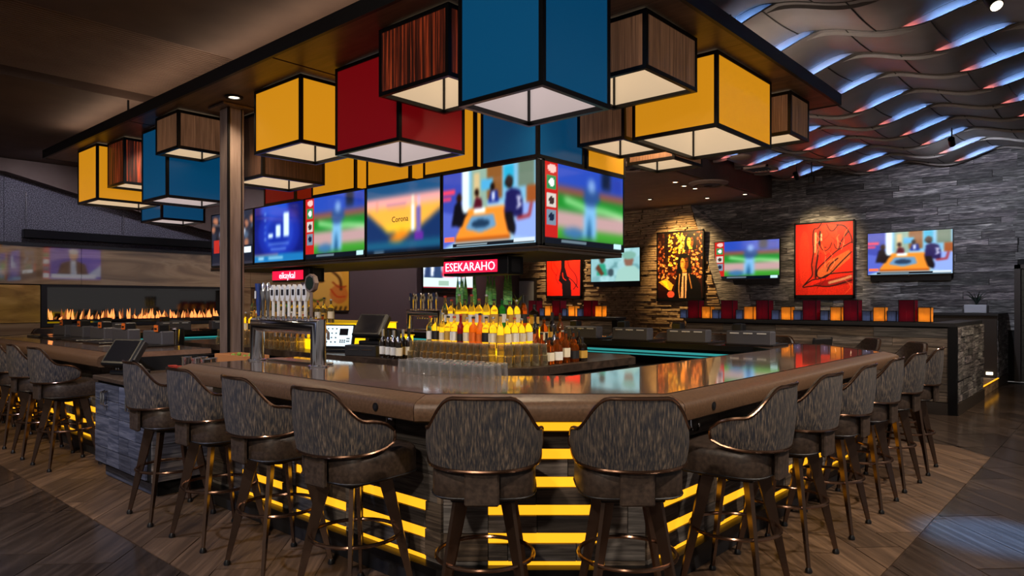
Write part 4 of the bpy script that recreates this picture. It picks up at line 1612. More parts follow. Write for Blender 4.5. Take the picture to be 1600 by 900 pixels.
# bottle kinds: profile (radius, height), neck start, label band
KINDS = {
    'spirit': ([(0.0, 0.0), (0.036, 0.0), (0.038, 0.01), (0.038, 0.165), (0.034, 0.185), (0.016, 0.205), (0.013, 0.215), (0.013, 0.262)], 0.255, (0.05, 0.13)),
    'tall': ([(0.0, 0.0), (0.033, 0.0), (0.035, 0.01), (0.035, 0.16), (0.030, 0.19), (0.014, 0.23), (0.013, 0.24), (0.013, 0.30)], 0.292, (0.05, 0.12)),
    'wine': ([(0.0, 0.0), (0.035, 0.0), (0.037, 0.01), (0.037, 0.175), (0.031, 0.20), (0.0145, 0.235), (0.014, 0.24), (0.014, 0.30)], 0.262, (0.04, 0.125)),
    'squat': ([(0.0, 0.0), (0.044, 0.0), (0.047, 0.012), (0.047, 0.125), (0.040, 0.15), (0.018, 0.165), (0.015, 0.175), (0.015, 0.21)], 0.203, (0.03, 0.10)),
}
BME = {}


def bottle_meshes(kind, square):
    key = (kind, square)
    if key in BME:
        return BME[key]
    prof, neck, lb = KINDS[kind]
    n = 4 if False else 12

    def sq(mb, z_hi):
        if square:
            out = []
            for x, y, z in mb.v:
                r = math.hypot(x, y)
                if r > 0.025 and z < z_hi:
                    a = math.atan2(y, x)
                    k = 0.92 / max(abs(math.cos(a)), abs(math.sin(a)), 0.78)
                    x, y = x * k, y * k
                out.append((x, y, z))
            mb.v = out
        return mb
    body = sq(MB().lathe(prof[1:], n), 0.17).mesh('glass')
    R = prof[3][0]
    cap = MB().lathe([(0.0155, neck - (0.03 if kind == 'wine' else 0.0)), (0.016, neck + 0.012), (0.0155, prof[-1][1] + 0.008), (0.004, prof[-1][1] + 0.010)], 10).mesh('cap')
    lab = sq(MB().lathe([(R + 0.0012, lb[0]), (R + 0.0012, lb[1])], n, cap=False), 9).mesh('label')
    BME[key] = (body, cap, lab)
    return BME[key]


def bottle(x, y, z, kind, square, gm, cm, lm, label, group, sc=1.0, name='bottle'):
    b, c, l = bottle_meshes(kind, square)
    t = thing(name, label, 'bottle', (x, y, z + 0.002), random.uniform(0, 6.28) if not square else random.uniform(-0.15, 0.15), group)
    t.scale = (sc, sc, sc)
    for nm, me, mm in (('glass', b, gm), ('cap', c, cm), ('label', l, lm)):
        o = bpy.data.objects.new(nm, me)
        C.objects.link(o)
        if not me.materials:
            me.materials.append(MATS[mm])
        o.parent = t
        o.material_slots[0].link = 'OBJECT'
        o.material_slots[0].material = MATS[mm]
    return t


R = random.Random(33)
Y_SET = [('glass_bottle', 'cap_red', 'label_white'), ('glass_bottle', 'cap_black', 'label_gold'), ('glass_bottle', 'cap_silver', 'label_cream'), ('glass_bottle', 'cap_black', 'label_black')]
YN = {'cap_red': 'red-capped', 'cap_black': 'black-capped', 'cap_silver': 'silver-capped'}
LN = {'label_white': 'white label', 'label_gold': 'gold label', 'label_cream': 'cream label', 'label_black': 'black label', 'label_orange': 'orange label'}


def row(n, p0, p1, z, kinds, sets, where, grp, jitter=0.006, sc=1.0):
    for i in range(n):
        f = i / max(1, n - 1)
        x = p0[0] + (p1[0] - p0[0]) * f + R.uniform(-jitter, jitter)
        y = p0[1] + (p1[1] - p0[1]) * f + R.uniform(-jitter, jitter)
        g, c, l = sets[i % len(sets)] if not callable(sets) else sets(i)
        k = kinds[i % len(kinds)]
        gl = {'glass_bottle': 'clear glowing', 'glass_amber': 'amber', 'glass_dark_bottle': 'dark', 'glass_green': 'green', 'glass_orange': 'orange', 'glass_red': 'red'}[g]
        lab = '%s %s bottle with %s, %s %s' % (YN[c], gl, LN[l], ORD[i], where)
        bottle(x, y, z, k[0], k[1], g, c, l, lab, grp, sc * R.uniform(0.96, 1.05))


def mix_low(i):
    if i in (7, 8):
        return ('glass_orange', 'cap_black', 'label_orange')
    if i == 5:
        return ('glass_red', 'cap_red', 'label_black')
    return Y_SET[(i * 3) % 4]


row(12, (2.39, 2.55), (2.39, 1.62), 1.13, [('spirit', False), ('spirit', True), ('tall', False)], mix_low, 'on the lowest glowing step', 'bottles on the near display')
row(4, (2.50, 1.63), (2.80, 1.63), 1.13, [('spirit', True)], lambda i: Y_SET[0] if i % 2 else Y_SET[2], 'along the front of the lowest step', 'bottles on the near display', sc=1.02)
row(4, (2.90, 1.63), (3.29, 1.63), 1.13, [('tall', False), ('spirit', True), ('wine', False)], lambda i: ('glass_amber' if i % 2 else 'glass_dark_bottle', 'cap_black', ('label_orange', 'label_cream', 'label_gold')[i % 3]), 'at the dark end of the lowest step', 'bottles on the near display')
row(8, (2.59, 2.55), (2.59, 1.88), 1.30, [('tall', False), ('spirit', False)], lambda i: [Y_SET[0], Y_SET[0], Y_SET[2], Y_SET[1]][i % 4], 'on the middle glowing step', 'bottles on the near display', sc=1.02)
row(3, (2.70, 1.88), (2.92, 1.88), 1.30, [('spirit', True)], lambda i: ('glass_green', 'cap_black', 'label_white') if i == 0 else Y_SET[i], 'along the front of the middle step', 'bottles on the near display')
row(2, (3.02, 1.88), (3.18, 1.88), 1.30, [('wine', False), ('squat', True), ('tall', False)], lambda i: ('glass_dark_bottle' if i % 2 else 'glass_amber', 'cap_silver' if i == 2 else 'cap_black', ('label_black', 'label_gold', 'label_orange')[i % 3]), 'at the dark end of the middle step', 'bottles on the near display')
row(5, (2.57, 1.20), (3.06, 1.20), IZ, [('squat', True), ('squat', True), ('spirit', True)], lambda i: ('glass_dark_bottle' if i > 3 else 'glass_amber', 'cap_black', ('label_cream', 'label_white', 'label_cream', 'label_black', 'label_gold', 'label_cream')[i]), 'in the front row of whiskeys on the worktop', 'whiskeys on the island worktop', sc=1.02)
row(6, (2.62, 1.32), (3.22, 1.32), IZ, [('spirit', False), ('squat', False)], lambda i: ('glass_dark_bottle' if i % 2 else 'glass_amber', 'cap_black', ('label_orange', 'label_black', 'label_gold')[i % 3]), 'in the second row of whiskeys on the worktop', 'whiskeys on the island worktop')
row(6, (2.70, 1.44), (3.34, 1.44), IZ, [('tall', False), ('spirit', True)], lambda i: ('glass_dark_bottle' if i % 3 else 'glass_amber', 'cap_silver' if i == 3 else 'cap_black', ('label_black', 'label_orange', 'label_cream')[i % 3]), 'in the back row of whiskeys on the worktop', 'whiskeys on the island worktop')
# wine by the till
row(4, (2.08, 2.90), (2.04, 2.60), IZ, [('wine', False)], lambda i: ('glass_dark_bottle', 'cap_black' if i % 2 else 'cap_silver', 'label_white' if i != 3 else 'label_cream'), 'in the front wine row beside the till', 'wine bottles beside the till', sc=0.92)
row(4, (2.18, 2.88), (2.14, 2.58), IZ, [('wine', False)], lambda i: ('glass_dark_bottle', 'cap_black' if i != 2 else 'cap_silver', ('label_gold', 'label_cream')[i % 2]), 'in the back wine row beside the till', 'wine bottles beside the till', sc=0.92)
# far display seen through the taps
row(16, (2.39, 6.5), (2.39, 4.42), 1.13, [('spirit', False), ('spirit', True)], lambda i: Y_SET[i % 4] if i % 5 else ('glass_amber', 'cap_black', 'label_cream'), 'on the glowing step behind the tap arch', 'bottles on the far display')
row(14, (2.59, 6.4), (2.59, 4.55), 1.30, [('tall', False), ('spirit', False)], lambda i: Y_SET[(i + 1) % 4], 'on the upper step behind the tap arch', 'bottles on the far display')

# ------------------------------------------------------------------ glasses
GL = MB().lathe([(0.036, 0.0), (0.0375, 0.004), (0.034, 0.085), (0.031, 0.088), (0.010, 0.089)], 12, cap=False)
GL.lathe([(0.033, 0.0), (0.0345, 0.004), (0.031, 0.078), (0.010, 0.080)], 12, cap=False)
GLM = GL.mesh('tumbler')
GLM.materials.append(MATS['glass_clear'])
GLD = GLM.copy()
GLD.materials.clear()
thin_glass('glass_smoke', (0.80, 0.74, 0.55), (0.75, 0.7, 0.55), 0.18)
GLD.materials.append(MATS['glass_smoke'])


def tumblers(rows, n, p0, p1, step, z, me, where, grp, scale=1.0, tier_='row'):
    for r in range(rows):
        for i in range(n):
            f = i / (n - 1)
            o = bpy.data.objects.new('tumbler', me)
            C.objects.link(o)
            o.location = (p0[0] + (p1[0] - p0[0]) * f + step[0] * r, p0[1] + (p1[1] - p0[1]) * f + step[1] * r, z)
            o.scale = (scale, scale, scale)
            tag(o, 'upturned tumbler %s, %s in the %s %s' % (where, ORD[i], ORD[r], tier_), 'glass', grp)


tumblers(3, 9, (0.93, 1.04), (1.0, 0.32), (-0.083, -0.02), 1.079, GLM, 'on the bar top before the island', 'tumblers on the bar top')
tumblers(2, 12, (2.05, 2.44), (2.05, 1.48), (0.09, 0.0), IZ + 0.001, GLD, 'on the island below the glowing steps', 'tumblers on the island edge', 1.06)
tumblers(2, 12, (2.06, 2.42), (2.06, 1.50), (0.09, 0.0), IZ + 0.096, GLD, 'stacked below the glowing steps', 'tumblers on the island edge', 1.06, 'upper row')
tumblers(2, 5, (2.13, 1.28), (2.46, 1.18), (0.02, 0.10), IZ + 0.096, GLD, 'stacked on the front of the island worktop', 'tumblers on the island front', 1.06, 'upper row')
tumblers(2, 5, (2.12, 1.28), (2.46, 1.17), (0.02, 0.10), IZ + 0.001, GLD, 'on the front of the island worktop', 'tumblers on the island front', 1.06)
tumblers(2, 16, (2.07, 6.28), (2.07, 4.52), (0.10, 0.0), IZ + 0.10, GLD, 'stacked behind the tap arch', 'tumblers behind the taps', 1.1, 'upper row')
tumblers(2, 16, (2.06, 6.3), (2.06, 4.5), (0.10, 0.0), IZ + 0.001, GLD, 'on the island behind the tap arch', 'tumblers behind the taps', 1.1)

# ------------------------------------------------------------------ snake plants and grass on the top step
def blade(mb, x, y, z, h, w, lean, ang, n=6):
    pts = []
    for k in range(n):
        f = k / (n - 1)
        ww = w * (0.55 + 0.45 * math.sin(PI * min(1, f * 1.15 + 0.12))) * (1 - f ** 3)
        ox, oy = math.cos(ang) * lean * f * f, math.sin(ang) * lean * f * f
        px_, py_ = -math.sin(ang), math.cos(ang)
        bend = 0.25 * ww
        pts.append(((x + ox - px_ * ww, y + oy - py_ * ww, z + h * f), (x + ox + math.cos(ang) * bend, y + oy + math.sin(ang) * bend, z + h * f), (x + ox + px_ * ww, y + oy + py_ * ww, z + h * f)))
    v = [p for t3 in pts for p in t3]
    f_ = []
    for k in range(n - 1):
        a, b = k * 3, k * 3 + 3
        f_ += [(a, a + 1, b + 1, b), (a + 1, a + 2, b + 2, b + 1)]
    # a thin second skin gives the leaf thickness
    m_ = len(v)
    v += [(q[0] + math.cos(ang) * 0.004, q[1] + math.sin(ang) * 0.004, q[2]) for q in v]
    f_ += [tuple(reversed([i + m_ for i in q])) for q in f_]
    mb.smooth = True
    mb.add(v, f_)
    return mb


for k, (x, y, lab) in enumerate(((2.80, 2.54, 'tall snake plant on the top step, closest to the far taps'), (2.86, 2.40, 'tall snake plant on the top step, second from the far taps'), (2.94, 2.26, 'tall snake plant on the top step, third from the far taps'), (3.03, 2.12, 'tall snake plant on the top step, nearest the spiky grass'))):
    t = thing('snake_plant', lab, 'plant', (x, y, 1.462), group='snake plants on the top step')
    obj('planter', MB().cbox((0, 0, 0.03), (0.12, 0.12, 0.06), 0.008), 'planter_dark', t, True)
    for q in range(5):
        a = R.uniform(-0.7, 0.7) - 2.4
        obj('leaf', blade(MB(), R.uniform(-0.04, 0.04), R.uniform(-0.04, 0.04), 0.05, R.uniform(0.27, 0.40), 0.021, R.uniform(-0.03, 0.04), a), 'leaf_green', t, True)
t = thing('spiky_grass', 'small yellow-green spiky grass at the end of the top step', 'plant', (3.19, 2.11, 1.462))
obj('planter', MB().cbox((0, 0, 0.03), (0.07, 0.09, 0.06), 0.008), 'planter_dark', t, True)
for q in range(16):
    a = 2 * PI * q / 16 + R.uniform(-0.2, 0.2)
    obj('leaf', blade(MB(), 0, 0, 0.05, R.uniform(0.07, 0.14), 0.006, R.uniform(0.06, 0.15), a, 5), 'leaf_lime', t, True)

# ------------------------------------------------------------------ beer tap towers
def hex_paddle(mb, z0, h, w, d):
    pts = [(-w * 0.25, 0), (-w * 0.5, h * 0.32), (-w * 0.5, h * 0.75), (0, h), (w * 0.5, h * 0.75), (w * 0.5, h * 0.32), (w * 0.25, 0)]
    n = len(pts)
    mb.add([(-d / 2, a, z0 + b) for a, b in pts] + [(d / 2, a, z0 + b) for a, b in pts], [tuple(range(n)), tuple(reversed(range(n, 2 * n)))] + [(i, n + i, n + (i + 1) % n, (i + 1) % n) for i in range(n)])
    return mb


def tap_tower(x, y0, y1, label, specials):
    t = thing('beer_tap_tower', label, 'beer tap', (x, (y0 + y1) / 2, 1.079))
    L = (y1 - y0) / 2
    H = 0.345
    r = 0.056
    arch = MB()
    n = 20
    rings = []
    for (py, pz, ty, tz) in ((-L, 0, 0, 1), (-L, H - r, 1, 1), (L, H - r, 1, -1), (L, 0, 0, -1)):
        ring = []
        for j in range(n):
            a = 2 * PI * j / n
            cx_, cr = r * math.cos(a), r * math.sin(a)
            if py == -L:
                ring.append((cx_, py + cr, pz if pz == 0 else pz - cr) if pz else (cx_, py + cr, 0))
            else:
                ring.append((cx_, py - cr, pz - cr) if pz else (cx_, py - cr, 0))
        rings.append(ring)
    # mitred square arch of round tube
    v = [p for rg in rings for p in rg]
    v = []
    for j in range(n):
        a = 2 * PI * j / n
        cx_, cr = r * math.cos(a), r * math.sin(a)
        v += [(cx_, -L + cr, 0), (cx_, -L + cr, H - r - cr), (cx_, L - cr, H - r - cr), (cx_, L - cr, 0)]
    f = []
    for j in range(n):
        k = (j + 1) % n
        for q in range(3):
            f.append((j * 4 + q, j * 4 + q + 1, k * 4 + q + 1, k * 4 + q))
    arch.add(v, f)
    arch.smooth = True
    obj('tube_arch', arch, 'chrome', t, True)
    for s in (-1, 1):
        obj('base_flange', MB().lathe([(0.075, 0.0), (0.075, 0.008), (0.06, 0.014)], 20, (0, s * L, 0)), 'chrome', t, True)
    obj('drip_tray', MB().cbox((0.11, 0, 0.008), (0.14, 2 * L - 0.14, 0.016), 0.004), 'steel_brushed', t, True)
    cnt = 11
    for k in range(cnt):
        yy = -L + 0.06 + k * (2 * L - 0.12) / (cnt - 1)
        fa = obj('faucet', MB().tube([(0.05, yy, H - r - 0.02), (0.10, yy, H - r - 0.02), (0.125, yy, H - r - 0.05), (0.125, yy, H - r - 0.10)], 0.011, n=8).lathe([(0.016, H - 0.02), (0.016, H + 0.012), (0.009, H + 0.02)], 10, (-0.02, yy, 0)), 'chrome', t, True)
        kind = specials.get(k, 'white')
        tap = None
        z0 = H + 0.015
        if kind == 'white':
            tap = obj('tap_handle', hex_paddle(MB().tube([(-0.02, yy, z0), (-0.02, yy, z0 + 0.13)], 0.012, n=8), z0 + 0.12, 0.125, 0.062, 0.026), 'white_plastic', t, True)
            tap_v = [(q[0] - 0.02 if abs(q[0]) <= 0.0131 and q[2] > z0 + 0.119 else q[0], q[1] + (yy if abs(q[1]) < 0.04 and q[2] > z0 + 0.119 else 0), q[2]) for q in []]
            me = tap.data
            for vv in me.vertices:
                if vv.index >= 16:
                    vv.co.x -= 0.02
                    vv.co.y += yy
            bd = obj('badge', MB().box((-0.034, yy, z0 + 0.185), (0.003, 0.030, 0.045)), 'label_black', tap, True)
        elif kind == 'blue':
            tap = obj('tap_handle', MB().tube([(-0.02, yy, z0), (-0.02, yy, z0 + 0.06), (-0.02, yy + 0.01, z0 + 0.26)], 0.012, n=10, rs=[0.012, 0.016, 0.024]), 'blue_plastic', t, True)
            obj('badge', MB().box((-0.045, yy + 0.006, z0 + 0.17), (0.004, 0.02, 0.06)), 'white_plastic', tap, True)
        elif kind == 'silver':
            tap = obj('tap_handle', MB().lathe([(0.011, z0), (0.014, z0 + 0.06), (0.020, z0 + 0.12), (0.028, z0 + 0.19), (0.022, z0 + 0.23), (0.008, z0 + 0.265)], 12, (-0.02, yy, 0)), 'chrome', t, True)
        else:
            tap = obj('tap_handle', MB().tube([(-0.02, yy, z0), (-0.02, yy, z0 + 0.19)], 0.012, n=8).tube([(-0.035, yy, z0 + 0.25), (0.0, yy, z0 + 0.25)], 0.068, n=8), 'post_metal', t, True)
            obj('badge', MB().tube([(-0.038, yy, z0 + 0.25), (-0.034, yy, z0 + 0.25)], 0.052, n=8), 'leaf_dark', tap, True)
    return t


tap_tower(0.63, 1.80, 2.68, 'chrome arch beer tower with a row of white paddle handles on the bar', {10: 'blue', 9: 'silver', 8: 'silver', 0: 'round'})
tap_tower(5.45, 5.75, 6.5, 'far beer tower glimpsed behind the yellow bottles on the other counter', {k: ('silver', 'blue', 'white')[k % 3] for k in range(11)})

# ------------------------------------------------------------------ tills and small things on the island
def till(loc, rotz, label, drawer=True):
    t = thing('till_terminal', label, 'till', loc, rotz)
    z = 0.0
    if drawer:
        d = obj('cash_drawer', MB().cbox((0, 0.02, 0.055), (0.40, 0.40, 0.11), 0.006), 'charcoal', t, True)
        obj('drawer_slot', MB().box((-0.09, -0.182, 0.065), (0.13, 0.004, 0.008)).box((0.09, -0.182, 0.065), (0.13, 0.004, 0.008)), 'steel_brushed', d, True)
        z = 0.11
    obj('stand', MB().cbox((0, 0.06, z + 0.02), (0.26, 0.22, 0.04), 0.01).cbox((0, 0.06, z + 0.09), (0.12, 0.10, 0.12), 0.02), 'black_plastic', t, True)
    tl3 = Matrix.Rotation(-0.62, 3, 'X')
    c = Vector((0, 0.0, z + 0.19))
    sc_ = obj('monitor', MB().cbox(c, (0.36, 0.075, 0.27), 0.012, 0, tl3), 'black_plastic', t, True)
    off = tl3 @ Vector((0, -0.039, 0.005))
    obj('screen', MB().box(c + off, (0.30, 0.003, 0.215), 0, tl3), 'screen_off', sc_, True)
    off2 = tl3 @ Vector((0.187, 0, 0.02))
    obj('card_reader', MB().cbox(c + off2, (0.02, 0.05, 0.2), 0.004, 0, tl3), 'charcoal', sc_, True)


till((2.22, 3.28, IZ), -PI / 2 + 0.25, 'black touch-screen till on a cash drawer in the middle of the island')
till((0.13, 4.10, 0.90), -PI / 2 + 0.35, 'black touch-screen till standing on the service cabinet', drawer=False)
t = thing('button_console', 'white-faced button console tilted up on the island beside the tap arch', 'console', (2.25, 3.93, IZ), -PI / 2 + 0.5)
tl3 = Matrix.Rotation(-0.30, 3, 'X')
obj('console_body', MB().cbox((0, 0, 0.17), (0.42, 0.05, 0.27), 0.01, 0, tl3).cbox((0, 0.05, 0.02), (0.36, 0.26, 0.04), 0.008), 'black_plastic', t, True)
obj('face_plate', MB().box(Vector((0, 0, 0.17)) + tl3 @ Vector((0, -0.027, 0)), (0.38, 0.004, 0.23), 0, tl3), 'screen_ui', t, True)
obj('display', MB().box(Vector((0, 0, 0.17)) + tl3 @ Vector((0.09, -0.030, 0.045)), (0.10, 0.004, 0.075), 0, tl3), 'screen_off', t, True)
for (bx_, bz_) in [(-0.15 + 0.05 * a, 0.08 - 0.05 * b) for a in range(4) for b in range(4)] + [(0.06 + 0.025 * a, -0.05 - 0.02 * (b)) for a in range(3) for b in range(2)] + [(0.14, -0.03), (0.16, -0.03), (0.14, -0.06), (0.16, -0.06)]:
    obj('button', MB().box(Vector((0, 0, 0.17)) + tl3 @ Vector((bx_, -0.031, bz_)), (0.016, 0.005, 0.012), 0, tl3), 'charcoal', t, True)
t = thing('receipt_printer', 'dark boxy receipt printer behind the till', 'printer', (2.62, 3.62, IZ), -PI / 2)
obj('printer_body', MB().cbox((0, 0, 0.13), (0.3, 0.26, 0.26), 0.03), 'charcoal', t, True)
obj('paper_slot', MB().box((0, -0.132, 0.19), (0.14, 0.006, 0.02)), 'label_gold', t, True)
# bartop game machines: on the far counter we see their backs
mat('console_grey', '46464c', 0.4)


def game_machine(loc, rotz, label, z=1.079):
    t = thing('bartop_game', label, 'game machine', (loc[0], loc[1], z), rotz, 'game machines set along the bar top')
    obj('console_body', MB().cbox((0, 0, 0.085), (0.50, 0.14, 0.15), 0.012), 'console_grey', t, True)
    obj('base_tray', MB().cbox((0, -0.16, 0.01), (0.54, 0.44, 0.02), 0.006), 'black_plastic', t, True)
    obj('touch_screen', MB().box((0, -0.20, 0.0225), (0.42, 0.30, 0.005)), 'screen_off', t, True)
    for k in range(3):
        obj('vent_slot', MB().box((-0.15 + k * 0.15, 0.0722, 0.135), (0.10, 0.004, 0.012)), 'white_plastic', t, True)
    obj('lock', MB().lathe([(0.012, 0), (0.012, 0.006)], 10, (0.0, 0.07, 0.125)), 'chrome', t, True)
    bl = obj('bill_acceptor', MB().cbox((0.14, -0.02, 0.19), (0.12, 0.12, 0.09), 0.012), 'black_plastic', t, True)
    obj('acceptor_face', MB().box((0.14, -0.0822, 0.19), (0.10, 0.004, 0.07)), 'label_orange', bl, True)
    obj('ticket_mouth', MB().box((0.14, -0.086, 0.185), (0.05, 0.008, 0.02)), 'black_plastic', bl, True)


for k, y in enumerate((0.45, 1.18, 1.93, 2.66, 3.4, 4.15)):
    game_machine((5.12, y), PI / 2, '%s black bartop game seen from the back on the far counter, counted from the corner' % ORD[k])
for k, y in enumerate((5.3, 6.22, 6.98, 7.74, 8.45)):
    game_machine((0.90, y), -PI / 2, '%s bartop game with orange bill slot beyond the service cabinet' % ORD[k])
for k, x in enumerate((1.75, 2.6, 3.45)):
    game_machine((x, 8.98), PI, '%s black bartop game on the fireplace end of the bar' % ORD[k])

# service station behind the cabinet: crate, tins, mixers
t = thing('service_station', 'steel drink station behind the service cabinet', 'counter', (0.98, 3.55, 0))
obj('station_body', MB().box2((0.78, 3.0, 0.0), (1.10, 4.12, 0.90)), 'steel_brushed', t)
obj('station_top', MB().cbox((0.94, 3.56, 0.915), (0.34, 1.14, 0.03), 0.005), 'steel_brushed', t)
t = thing('garnish_crate', 'orange wooden garnish crate on the steel drink station', 'crate', (0.92, 3.5, 0.93))
for (a, b) in (((-0.12, -0.28, 0), (-0.105, 0.28, 0.14)), ((0.105, -0.28, 0), (0.12, 0.28, 0.14)), ((-0.105, -0.28, 0), (0.105, -0.265, 0.14)), ((-0.105, 0.265, 0), (0.105, 0.28, 0.14))):
    obj('crate_board', MB().box2(a, b), 'crate_wood', t, True)
obj('crate_floor', MB().box2((-0.105, -0.265, 0), (0.105, 0.265, 0.01)), 'crate_wood', t, True)
for q in range(14):
    a = R.uniform(0, 6.28)
    o = tag(obj('lime_wedge', MB().lathe([(0.004, -0.02), (0.02, -0.012), (0.024, 0), (0.02, 0.012), (0.004, 0.02)], 8), 'lime'), 'green lime heaped in the wooden garnish crate', 'lime', 'limes in the garnish crate')
    o.location = (0.92 + 0.055 * ((q % 2) * 2 - 1), 3.26 + q * 0.036, 0.965 + (q % 3) * 0.045)
    o.rotation_euler = (R.uniform(0, 3), R.uniform(0, 3), 0)
for k in range(5):
    o = obj('shaker_tin', MB().lathe([(0.030, 0), (0.032, 0.004), (0.045, 0.16), (0.047, 0.165), (0.043, 0.164), (0.03, 0.01)], 16), 'chrome')
    o.location = (0.46 + (k % 2) * 0.10, 3.22 + k * 0.095, 0.902)
    tag(o, '%s steel shaker tin on the service cabinet, counted from the bar end' % ORD[k], 'shaker', 'shaker tins on the service cabinet')
for k in range(3):
    t = thing('cup_stack', '%s stack of white and red paper cups by the drink station' % ORD[k], 'cups', (0.30, 3.28 + k * 0.11, 0.90), group='paper cup stacks')
    for q in range(5):
        obj('cup', MB().lathe([(0.026 + 0.0, q * 0.02), (0.036, q * 0.02 + 0.028), (0.038, q * 0.02 + 0.03), (0.03, q * 0.02 + 0.029)], 12), 'label_white' if q % 2 else 'cap_red', t, True)
t = thing('back_counter', 'low charcoal counter inside the bar beyond the bronze post', 'counter', (1.6, 6.5, 0.0))
obj('counter_body', MB().cbox((0, 0, 0.44), (0.5, 1.1, 0.88), 0.01), 'charcoal', t, True)
obj('counter_slab', MB().cbox((0, 0, 0.886), (0.54, 1.14, 0.02), 0.005), 'black_metal', t, True)
t = thing('coffee_brewer', 'black coffee brewer on the low counter inside the bar', 'brewer', (1.6, 6.75, 0.898))
obj('brewer_body', MB().cbox((0.05, 0, 0.16), (0.22, 0.26, 0.32), 0.02).cbox((-0.1, 0, 0.27), (0.16, 0.24, 0.1), 0.02), 'black_plastic', t, True)
obj('hot_plate', MB().lathe([(0.08, 0.002), (0.08, 0.02)], 16, (-0.1, 0, 0)), 'steel_brushed', t, True)
t = thing('drink_blender', 'tall steel and black blender beside the coffee brewer', 'blender', (1.5, 6.32, 0.90))
obj('motor_base', MB().cbox((0, 0, 0.06), (0.14, 0.14, 0.12), 0.02), 'black_plastic', t, True)
obj('jug', MB().lathe([(0.045, 0.12), (0.06, 0.30), (0.062, 0.31), (0.02, 0.33)], 14), 'chrome', t, True)

# ------------------------------------------------------------------ lantern walls between bar and dining area
DX = 8.9
rnd = random.Random(17)


def lantern_wall(y0, y1, label, ret=None):
    t = thing('divider_wall', label, 'wall', (DX + 0.1, (y0 + y1) / 2, 0))
    obj('wall_core', MB().box2((DX + 0.02, y0 + 0.02, 0), (DX + 0.30, y1, 1.21)), 'joint_dark', t)
    obj('ledge', MB().box2((DX - 0.02, y0 - 0.0, 1.21), (DX + 0.34, y1, 1.26)), 'charcoal', t)
    obj('base_board', MB().box2((DX - 0.012, y0 - 0.01, 0), (DX + 0.02, y1, 0.16)), 'planter_dark', t)
    bd = Pieces('board', 'reclaimed')
    z = 0.17
    while z < 1.2:
        h = min(rnd.choice((0.12, 0.14)), 1.205 - z)
        y = y0 + 0.10 - rnd.random() * 0.4
        while y < y1:
            L = rnd.uniform(0.5, 1.1)
            a, b = max(y, y0 + 0.09), min(y + L, y1)
            if b - a > 0.05 and h > 0.02:
                th = rnd.uniform(0.012, 0.025)
                bd.put(t, (DX + 0.02 - th / 2, (a + b) / 2, z + h / 2), (th, b - a - 0.005, h - 0.005))
            y += L
        z += h
    obj('corner_post', MB().box2((DX - 0.015, y0 - 0.02, 0), (DX + 0.04, y0 + 0.09, 1.215)), 'black_metal', t)
    if ret:
        obj('return_core', MB().box2((DX + 0.04, y0, 0), (ret, y0 + 0.28, 1.21)), 'joint_dark', t)
        obj('return_ledge', MB().box2((DX + 0.34, y0, 1.21), (ret, y0 + 0.32, 1.26)), 'charcoal', t)
        obj('return_base', MB().box2((DX + 0.02, y0 - 0.03, 0), (ret, y0, 0.16)), 'planter_dark', t)
        tl4 = Pieces('board', 'wall_plank')
        z = 0.17
        while z < 1.2:
            h = min(0.10, 1.205 - z)
            x = DX + 0.05 - rnd.random() * 0.2
            while x < ret:
                L = rnd.uniform(0.18, 0.5)
                a, b = max(x, DX + 0.05), min(x + L, ret)
                if b - a > 0.03 and h > 0.02:
                    th = rnd.uniform(0.01, 0.03)
                    tl4.put(t, ((a + b) / 2, y0 - th / 2, z + h / 2), (b - a - 0.005, th, h - 0.005))
                x += L
            z += h
    return t


lantern_wall(-0.83, 3.2, 'board-clad half wall carrying the long row of lanterns', 11.15)
lantern_wall(4.63, 8.6, 'board-clad half wall carrying the short lantern row under the red print')

LM = {}


def lantern_mesh(kind):
    if kind in LM:
        return LM[kind]
    s, h = {'red': (0.20, 0.31), 'yellow': (0.155, 0.205), 'blue': (0.12, 0.15)}[kind]
    sh = MB()
    e = 0.008
    for k in range(4):
        a = k * PI / 2
        M = Matrix.Rotation(a, 3, 'Z')
        # each side of the shade is two sheets meeting at a slim joint
        for q in (-1, 1):
            c = M @ Vector((q * s / 4, -s / 2, 0.01 + h / 2))
            sh.box(c, (s / 2 - 0.003, e, h), a)
    fr = MB().box((0, 0, 0.006), (s + 0.012, s + 0.012, 0.012))
    for sx in (-1, 1):
        for sy in (-1, 1):
            fr.box((sx * s / 2, sy * s / 2, 0.01 + h / 2), (0.009, 0.009, h))
    for k in range(4):
        a = k * PI / 2
        M = Matrix.Rotation(a, 3, 'Z')
        fr.box(M @ Vector((0, -s / 2, 0.01 + h)), (s + 0.009, 0.010, 0.008), a)
    LM[kind] = (sh.mesh('shade'), fr.mesh('frame'), s, h)
    LM[kind][0].materials.append(MATS['shade_' + kind])
    LM[kind][1].materials.append(MATS['black_metal'])
    return LM[kind]


def lantern(y, kind, label, group):
    sh, fr, s, h = lantern_mesh(kind)
    t = thing('table_lantern', label, 'lantern', (DX + 0.16, y, 1.26), 0.0, group)
    link('shade', sh, None, t, True)
    link('frame', fr, None, t, True)
    d = bpy.data.lights.new('candle', 'POINT')
    d.energy = {'red': 1.3, 'yellow': 1.25, 'blue': 0.35}[kind]
    d.color = {'red': (1, 0.7, 0.5), 'yellow': (1, 0.75, 0.45), 'blue': (0.8, 0.85, 1)}[kind]
    d.shadow_soft_size = 0.03
    o = bpy.data.objects.new('candle', d)
    C.objects.link(o)
    o.parent = t
    o.location = (0, 0, h * 0.35)


def lan_y(px):
    k = (px - 800) / 1096.0
    return (5.59 - 10.3 * k) / (0.748 + 0.664 * k)


